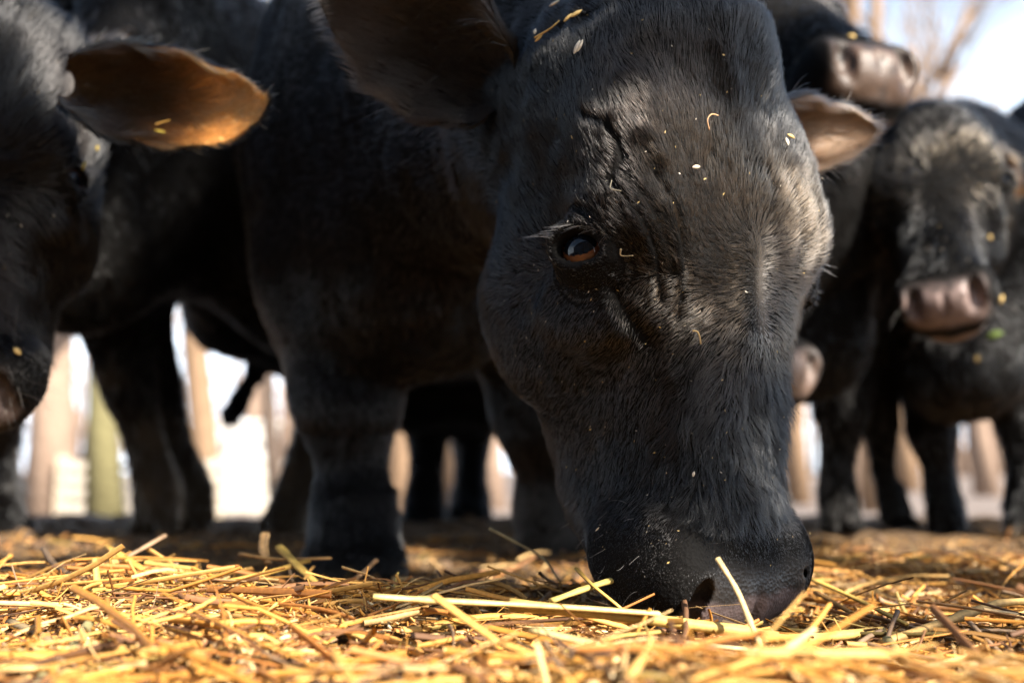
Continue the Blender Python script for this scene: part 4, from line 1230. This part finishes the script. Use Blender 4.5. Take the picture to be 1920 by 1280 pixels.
stalk('short split straw standing under the slanting golden stalk', [(214,1030,.97),(219,1070,.95),(224,1108,.93)], .0036, (.42,.25,.08), .4, None)
stalk('golden green stalk falling from the peak of the straw to the lower right', [(524,1025,1.02),(560,1062,.98),(600,1099,.94),(655,1152,.87)], .0040, (.58,.38,.09), .6, .35)
stalk('frayed brown husk standing upright at the peak of the straw', [(497,998,1.03),(494,1028,1.02),(503,1056,1.01)], .0044, (.40,.24,.10), .35, None, .9)
stalk('dark broken twig leaning at the far left of the straw', [(81,1027,1.00),(100,1055,.98),(125,1074,.96),(162,1096,.93)], .0026, (.12,.08,.05), .9, .4, .8, 'twig', 'twig')
stalk('pinkish brown straw leaning right of the peak', [(706,1049,1.00),(684,1070,.99),(658,1091,.97)], .0032, (.48,.26,.11), .5, None)
stalk('golden stalk lying level below the peak', [(580,1050,1.0),(500,1074,.97),(398,1096,.94)], .0030, (.60,.35,.07), .7, .6)
stalk('brown stalk crossing under the frayed husk', [(450,1038,1.02),(520,1048,1.0),(622,1046,1.0)], .0026, (.36,.20,.07), .6, None)
stalk('pale yellow cut straw with a clean end left of the lips', [(1158,1084,.82),(1100,1102,.80),(1034,1126,.78)], .0036, (.60,.45,.13), .6, None, .95)
stalk('slim straw crossing the cut one left of the lips', [(1080,1065,.85),(1110,1095,.80),(1165,1140,.765)], .0018, (.60,.36,.08), .6, None)
stalk('broad pale stalk lying flat in the left foreground', [(178,1176,.74),(260,1190,.72),(352,1206,.70)], .0052, (.72,.46,.14), .4, None, .9)
stalk('golden stalk lying in the blurred middle foreground', [(420,1140,.80),(560,1160,.76),(700,1200,.69)], .0038, (.66,.42,.11), .5, .4)
stalk('pale flattened straw in the blurred foreground below the long stalk', [(1000,1180,.66),(1110,1205,.635),(1250,1225,.62)], .0050, (.62,.48,.20), .35, None, .9)
stalk('dark brown stalk lying in the blurred left corner', [(20,1165,.76),(90,1200,.70),(150,1265,.60)], .0038, (.26,.19,.10), .6, None)
stalk('greenish grey stalk at the lower left edge of the picture', [(60,1290,.56),(130,1220,.63),(172,1160,.70)], .0040, (.36,.31,.14), .5, None)
stalk('long golden stalk pointing away to the right of the muzzle', [(1520,1085,.98),(1600,1120,.90),(1700,1170,.80)], .0028, (.66,.42,.10), .6, None)
stalk('reddish straw lying beside the right of the muzzle', [(1530,1110,.92),(1600,1150,.84),(1680,1190,.77)], .0026, (.44,.22,.06), .6, None)
stalk('pale straw lying across the lower right foreground', [(1250,1200,.715),(1380,1215,.69),(1560,1228,.67)], .0030, (.66,.50,.26), .5, None)
stalk('dark thin stalk standing at the right in front of the jointed stalk', [(1683,1145,.80),(1665,1195,.74),(1668,1252,.66)], .0016, (.15,.09,.05), .9, None)

# ------------------------------------------------------------------ lashes, whiskers
A_root, A = COWS['A']
Ab = A['base']
def strands(name, P, Q, sag, rad, tint, parent, base, mat=None):
    n = len(P); k = 6
    t = np.linspace(0, 1, k)
    pts = P[:, None] * (1 - t)[None, :, None] + Q[:, None] * t[None, :, None] + sag[:, None] * (4 * t * (1 - t))[None, :, None] - base
    cu = bpy.data.hair_curves.new(name); cu.add_curves([k] * n)
    cu.attributes['position'].data.foreach_set('vector', pts.astype(np.float32).ravel())
    ra = cu.attributes.new('radius', 'FLOAT', 'POINT')
    ra.data.foreach_set('value', (np.broadcast_to(rad, (n,))[:, None] * np.linspace(1, .3, k)[None]).astype(np.float32).ravel())
    ti = cu.attributes.new('tint', 'FLOAT_COLOR', 'CURVE')
    ti.data.foreach_set('color', np.concatenate([np.broadcast_to(tint, (n, 3)), np.ones((n, 1))], 1).astype(np.float32).ravel())
    cu.materials.append(mat or M_COAT)
    o = bpy.data.objects.new(name, cu); COL.objects.link(o); o.parent = parent
    return o
def lashes(H, sg, root, base, n=34, length=.026, light=True):
    e = np.array([sg*EYE[0], EYE[1], EYE[2]]); ax = unit(np.array([sg*.86, .42, -.12]))
    dn = unit(np.array([0, -.2, 1.0]) - (np.array([0, -.2, 1.0]) @ ax) * ax); lat = np.cross(ax, dn)
    if (lat @ np.array([0, -1.0, 0])) < 0: lat = -lat          # towards the back of the head
    P, Q, S = [], [], []
    for i in range(n):
        q = math.radians(15 + 140 * (i + random.random()) / n)
        p = e + lat * .0250 * math.cos(q) - dn * .0175 * math.sin(q) + ax * (.0225)
        back = .75 * math.cos(q) + .45
        dr = unit(ax * .75 + lat * back + dn * (.30 + .2 * random.random()) + .12 * np.array([random.uniform(-1, 1) for _ in range(3)]))
        L = length * random.uniform(.6, 1.1)
        P.append(H.pt(*p)); Q.append(H.pt(*(p + dr * L))); S.append(H.s * L * .05 * (-dn @ H.R))
    return strands('eyelashes', np.array(P), np.array(Q), np.array(S), .00017, (.20, .165, .14) if light else (.06, .05, .04), root, base)
lashes(HA, 1, A_root, Ab); lashes(HA, -1, A_root, Ab)
for k_ in 'BD':
    r_, i_ = COWS[k_]
    for sg in (1, -1): lashes(i_['H'], sg, r_, i_['base'], 24, light=False)
def whiskers(H, info, root, n, wmin, wmax, length, tint=(.25, .22, .19)):
    V, N = info['V'], info['N']; q = H.loc(V)
    sel = np.where((q[:, 2] > wmin) & (q[:, 2] < wmax) & (info['isear'] < .5) & (np.abs(q[:, 0]) > .045) & (q[:, 1] < .0))[0]
    s = sel[rng.integers(0, len(sel), n)]
    P = V[s]; D = unit(N[s] + .5 * H.w + .35 * rng.normal(size=(n, 3)))
    L = length * (.3 + .7 * rng.random(n))
    return strands('whiskers', P, P + D * L[:, None], np.array([[0, 0, .1]]) * L[:, None] * rng.normal(0, 1, (n, 1)), .00016, tint, root, info['base'])
whiskers(HA, A, A_root, 90, .40, .50, .018)
whiskers(HB, COWS['B'][1], COWS['B'][0], 60, .38, .52, .06)
whiskers(HD, COWS['D'][1], COWS['D'][0], 40, .38, .52, .05)

# ------------------------------------------------------------------ husks and grains caught in the coats
from mathutils.bvhtree import BVHTree
BV = {k: BVHTree.FromPolygons([tuple(v) for v in i['V']], [tuple(int(a) for a in f) for f in i['Q']]) for k, (r, i) in COWS.items() if k in 'ABCD'}
def on_coat(k, px, py, off=.006):
    d = unit(at(px, py, 1.0) - CAMP)
    h = BV[k].ray_cast(Vector(CAMP), Vector(d))
    if h[0] is None: return None, None
    n = np.array(h[1]); n = n if n @ d < 0 else -n
    return np.array(h[0]) + n * off, n
def image_dir(n, ang):
    """direction lying on the surface that runs at ang degrees in the picture (0 right, 90 up)"""
    a = math.radians(ang); v = np.array([1.0, 0, 0]) * math.cos(a) + UPV * math.sin(a)
    return unit(v - (v @ n) * n)
def husk(k, px, py, L, wd, ang, col, label, lift=.0, name='oat_husk', cat='husk'):
    p, n = on_coat(k, px, py)
    if p is None: return
    X = unit(image_dir(n, ang) + n * lift); Y = unit(np.cross(n, X)); Z = np.cross(X, Y)
    v0, f0 = seed_mesh(1.0, wd / L, 10, 8)
    V = L * (v0[:, :1] * X + v0[:, 1:2] * Y + v0[:, 2:] * Z)
    groove = 1 - .25 * (np.abs(v0[:, 1]) < .05 * wd / L)
    o = mesh_obj(name, V, f0, M_STRAW, attrs={'tint': np.array(col) * groove[:, None] * (1 + .1 * rng.normal(size=(len(V), 1)))})
    o.location = p
    return tag(o, label, cat, 'husks and grains caught in the coats')
def stem(k, pts, r, col, label, name='straw_bit', cat='straw', off=.008):
    P = []
    for q in pts:
        p, n = on_coat(k, q[0], q[1], off if len(q) < 3 else q[2])
        if p is None: return
        P.append(p)
    P = np.array(P); t = np.linspace(0, len(P) - 1, 5 * len(P)); i = np.minimum(t.astype(int), len(P) - 2); f = (t - i)[:, None]; M_ = np.gradient(P, axis=0)
    Q = (2*f**3-3*f**2+1)*P[i] + (f**3-2*f**2+f)*M_[i] + (3*f**2-2*f**3)*P[i+1] + (f**3-f**2)*M_[i+1]
    T = Tubes(); T.add(Q, np.linspace(r, r * .6, len(Q)), 7, col, .6)
    o = T.build(name, M_STRAW, None, Q[0]); o.location = Q[0]
    return tag(o, label, cat, 'husks and grains caught in the coats')
OAT, WHT = (.66, .46, .17), (.80, .72, .58)
husk('A', 1089, 95, .0125, .0042, 68, WHT, 'white forked husk on the dark poll below the oat stem')
husk('A', 1095, 93, .0110, .0036, 62, WHT, 'second half of the white forked husk on the poll', .1)
stem('A', [(1014,82),(1040,68),(1062,50)], .0013, OAT, 'oat stem lying on the poll beside the ear')
husk('A', 1018, 80, .0090, .0036, 15, OAT, 'yellow grain at the lower end of the oat stem')
husk('A', 1084, 36, .0120, .0044, 30, OAT, 'yellow grain at the upper end of the oat stem')
husk('A', 1072, 43, .0100, .0040, 40, OAT, 'yellow grain next to the upper end of the oat stem')
husk('A', 1012, 66, .0060, .0036, 110, WHT, 'small white seed between the ear and the oat stem')
husk('A', 1046, 16, .0110, .0034, 172, WHT, 'pale flat husk near the top edge of the picture')
husk('A', 1473, 262, .0100, .0036, 2, OAT, 'golden grain lying level on the right of the forehead')
husk('A', 1466, 272, .0075, .0036, 85, WHT, 'pale grain hanging under the level golden grain on the forehead')
husk('A', 1487, 210, .0040, .0032, 30, WHT, 'tiny round seed at the right edge of the forehead')
husk('A', 1499, 193, .0100, .0024, 120, OAT, 'slim golden husk on the right outline of the forehead')
stem('A', [(1317,249),(1315,233),(1321,222),(1331,217)], .0009, (.50,.28,.14), 'curled reddish stem in the middle of the forehead')
husk('A', 1296, 317, .0085, .0034, 12, (.60,.50,.36), 'torn pale flake left of the middle of the forehead')
stem('A', [(1296,619),(1304,621),(1309,632),(1311,645)], .0010, (.62,.44,.20), 'hooked straw bit on the nose bridge below the eye')
stem('A', [(1147,354),(1160,353),(1172,357)], .0007, (.45,.40,.30), 'thin pale hair of straw above the eye')
stem('A', [(1153,466),(1172,469),(1192,469)], .0007, (.45,.36,.22), 'thin straw hair beside the brow wrinkles right of the eye')
husk('A', 1302, 889, .0045, .0022, 75, WHT, 'small white speck on the dark lower nose bridge')
husk('A', 1131, 994, .0060, .0014, 10, WHT, 'thin pale sliver on the cheek above the lips')
stem('B', [(295,244),(310,238),(324,234)], .0011, (.70,.42,.10), 'thin orange straw under the sunlit ear')
husk('B', 301, 256, .0125, .0040, 170, (.66,.50,.08), 'yellow flake under the sunlit ear', .1)
husk('B', 173, 277, .0070, .0040, 80, (.62,.45,.08), 'small yellow flake beside the eye of the cow at the left')
husk('B', 148, 312, .0150, .0050, 10, (.66,.50,.10), 'larger yellow flake below the eye of the cow at the left')
husk('C', 1625, 68, .0140, .0095, 70, OAT, 'yellow grain on top of the raised brown muzzle')
husk('C', 1595, 76, .0120, .0085, 160, OAT, 'yellow grain beside the dark nostril of the raised muzzle')
husk('C', 1680, 48, .0130, .0090, 150, OAT, 'yellow grain near the right nostril of the raised muzzle')
husk('D', 1849, 446, .0110, .0085, 150, OAT, 'yellow grain on the nose of the looking cow')
husk('D', 1830, 672, .0120, .0080, 90, OAT, 'yellow grain on the chin of the looking cow')
husk('D', 1870, 560, .0150, .0090, 70, OAT, 'yellow grain at the right corner of the wet muzzle')
husk('D', 1862, 628, .030, .013, 15, (.16, .24, .03), 'scrap of green leaf at the mouth corner of the looking cow', .2, 'leaf', 'leaf')
husk('B', 27, 663, .0100, .0070, 150, OAT, 'yellow grain on the nose pad of the cow at the left')
# uncountable specks of chaff on the coats
V, F, C, o_ = [], [], [], 0
for k, n in (('A', 230), ('B', 22), ('D', 40)):
    for _ in range(n):
        px, py = {'A': (random.uniform(930, 1580), random.uniform(20, 1080)), 'B': (random.uniform(0, 190), random.uniform(100, 800)), 'D': (random.uniform(1620, 1900), random.uniform(180, 680))}[k]
        p, nn = on_coat(k, px, py, .005)
        if p is None or np.linalg.norm(p - COWS['A'][1]['H'].pt(*EYE)) < .028: continue
        L = random.uniform(.0008, .0032) * (1.6 if k != 'A' else 1); X = image_dir(nn, random.uniform(0, 360)); Y = np.cross(nn, X); w_ = random.uniform(.15, .6) * L
        V += [p + X * L * .5, p + Y * w_ * .5, p - X * L * .5 + nn * L * .3, p - Y * w_ * .5]; F.append([o_, o_ + 1, o_ + 2, o_ + 3]); o_ += 4
        C += [np.array(random.choice([OAT, WHT, (.5, .42, .32), (.7, .5, .2)])) * random.uniform(.5, 1)] * 4
tag(mesh_obj('chaff_specks', np.array(V), np.array(F), M_STRAW, attrs={'tint': np.array(C)}), kind='stuff')

# long hairs spilling out of the ears
def tuft(k, sel_fn, n, L, dvec, tint, spread=.3):
    root, i = COWS[k]
    s = np.where(sel_fn(i))[0]; s = s[rng.integers(0, len(s), n)]
    P = i['V'][s]; D = unit(np.asarray(dvec, float) + spread * rng.normal(size=(n, 3)))
    LL = L * (.5 + .6 * rng.random(n))
    return strands('ear_tuft', P, P + D * LL[:, None], np.array([[0, 0, .12]]) * LL[:, None], .0002, tint, root, i['base'])
tuft('B', lambda i: (i['inner'] > .5) & (i['prm'] > .12) & (i['prm'] < .5) & (i['side'] > -.5), 260, .045, (.9, -.35, -.35), (.10, .075, .055))
tuft('A', lambda i: (i['inner'] > .5) & (i['prm'] > .1) & (i['prm'] < .45) & (i['V'][:, 0] < .1), 300, .05, (-.85, -.3, -.1), (.03, .028, .027))
tuft('A', lambda i: (i['inner'] > .5) & (i['prm'] > .15) & (i['prm'] < .5) & (i['V'][:, 0] > .2), 160, .03, (.8, -.3, .1), (.12, .09, .065))
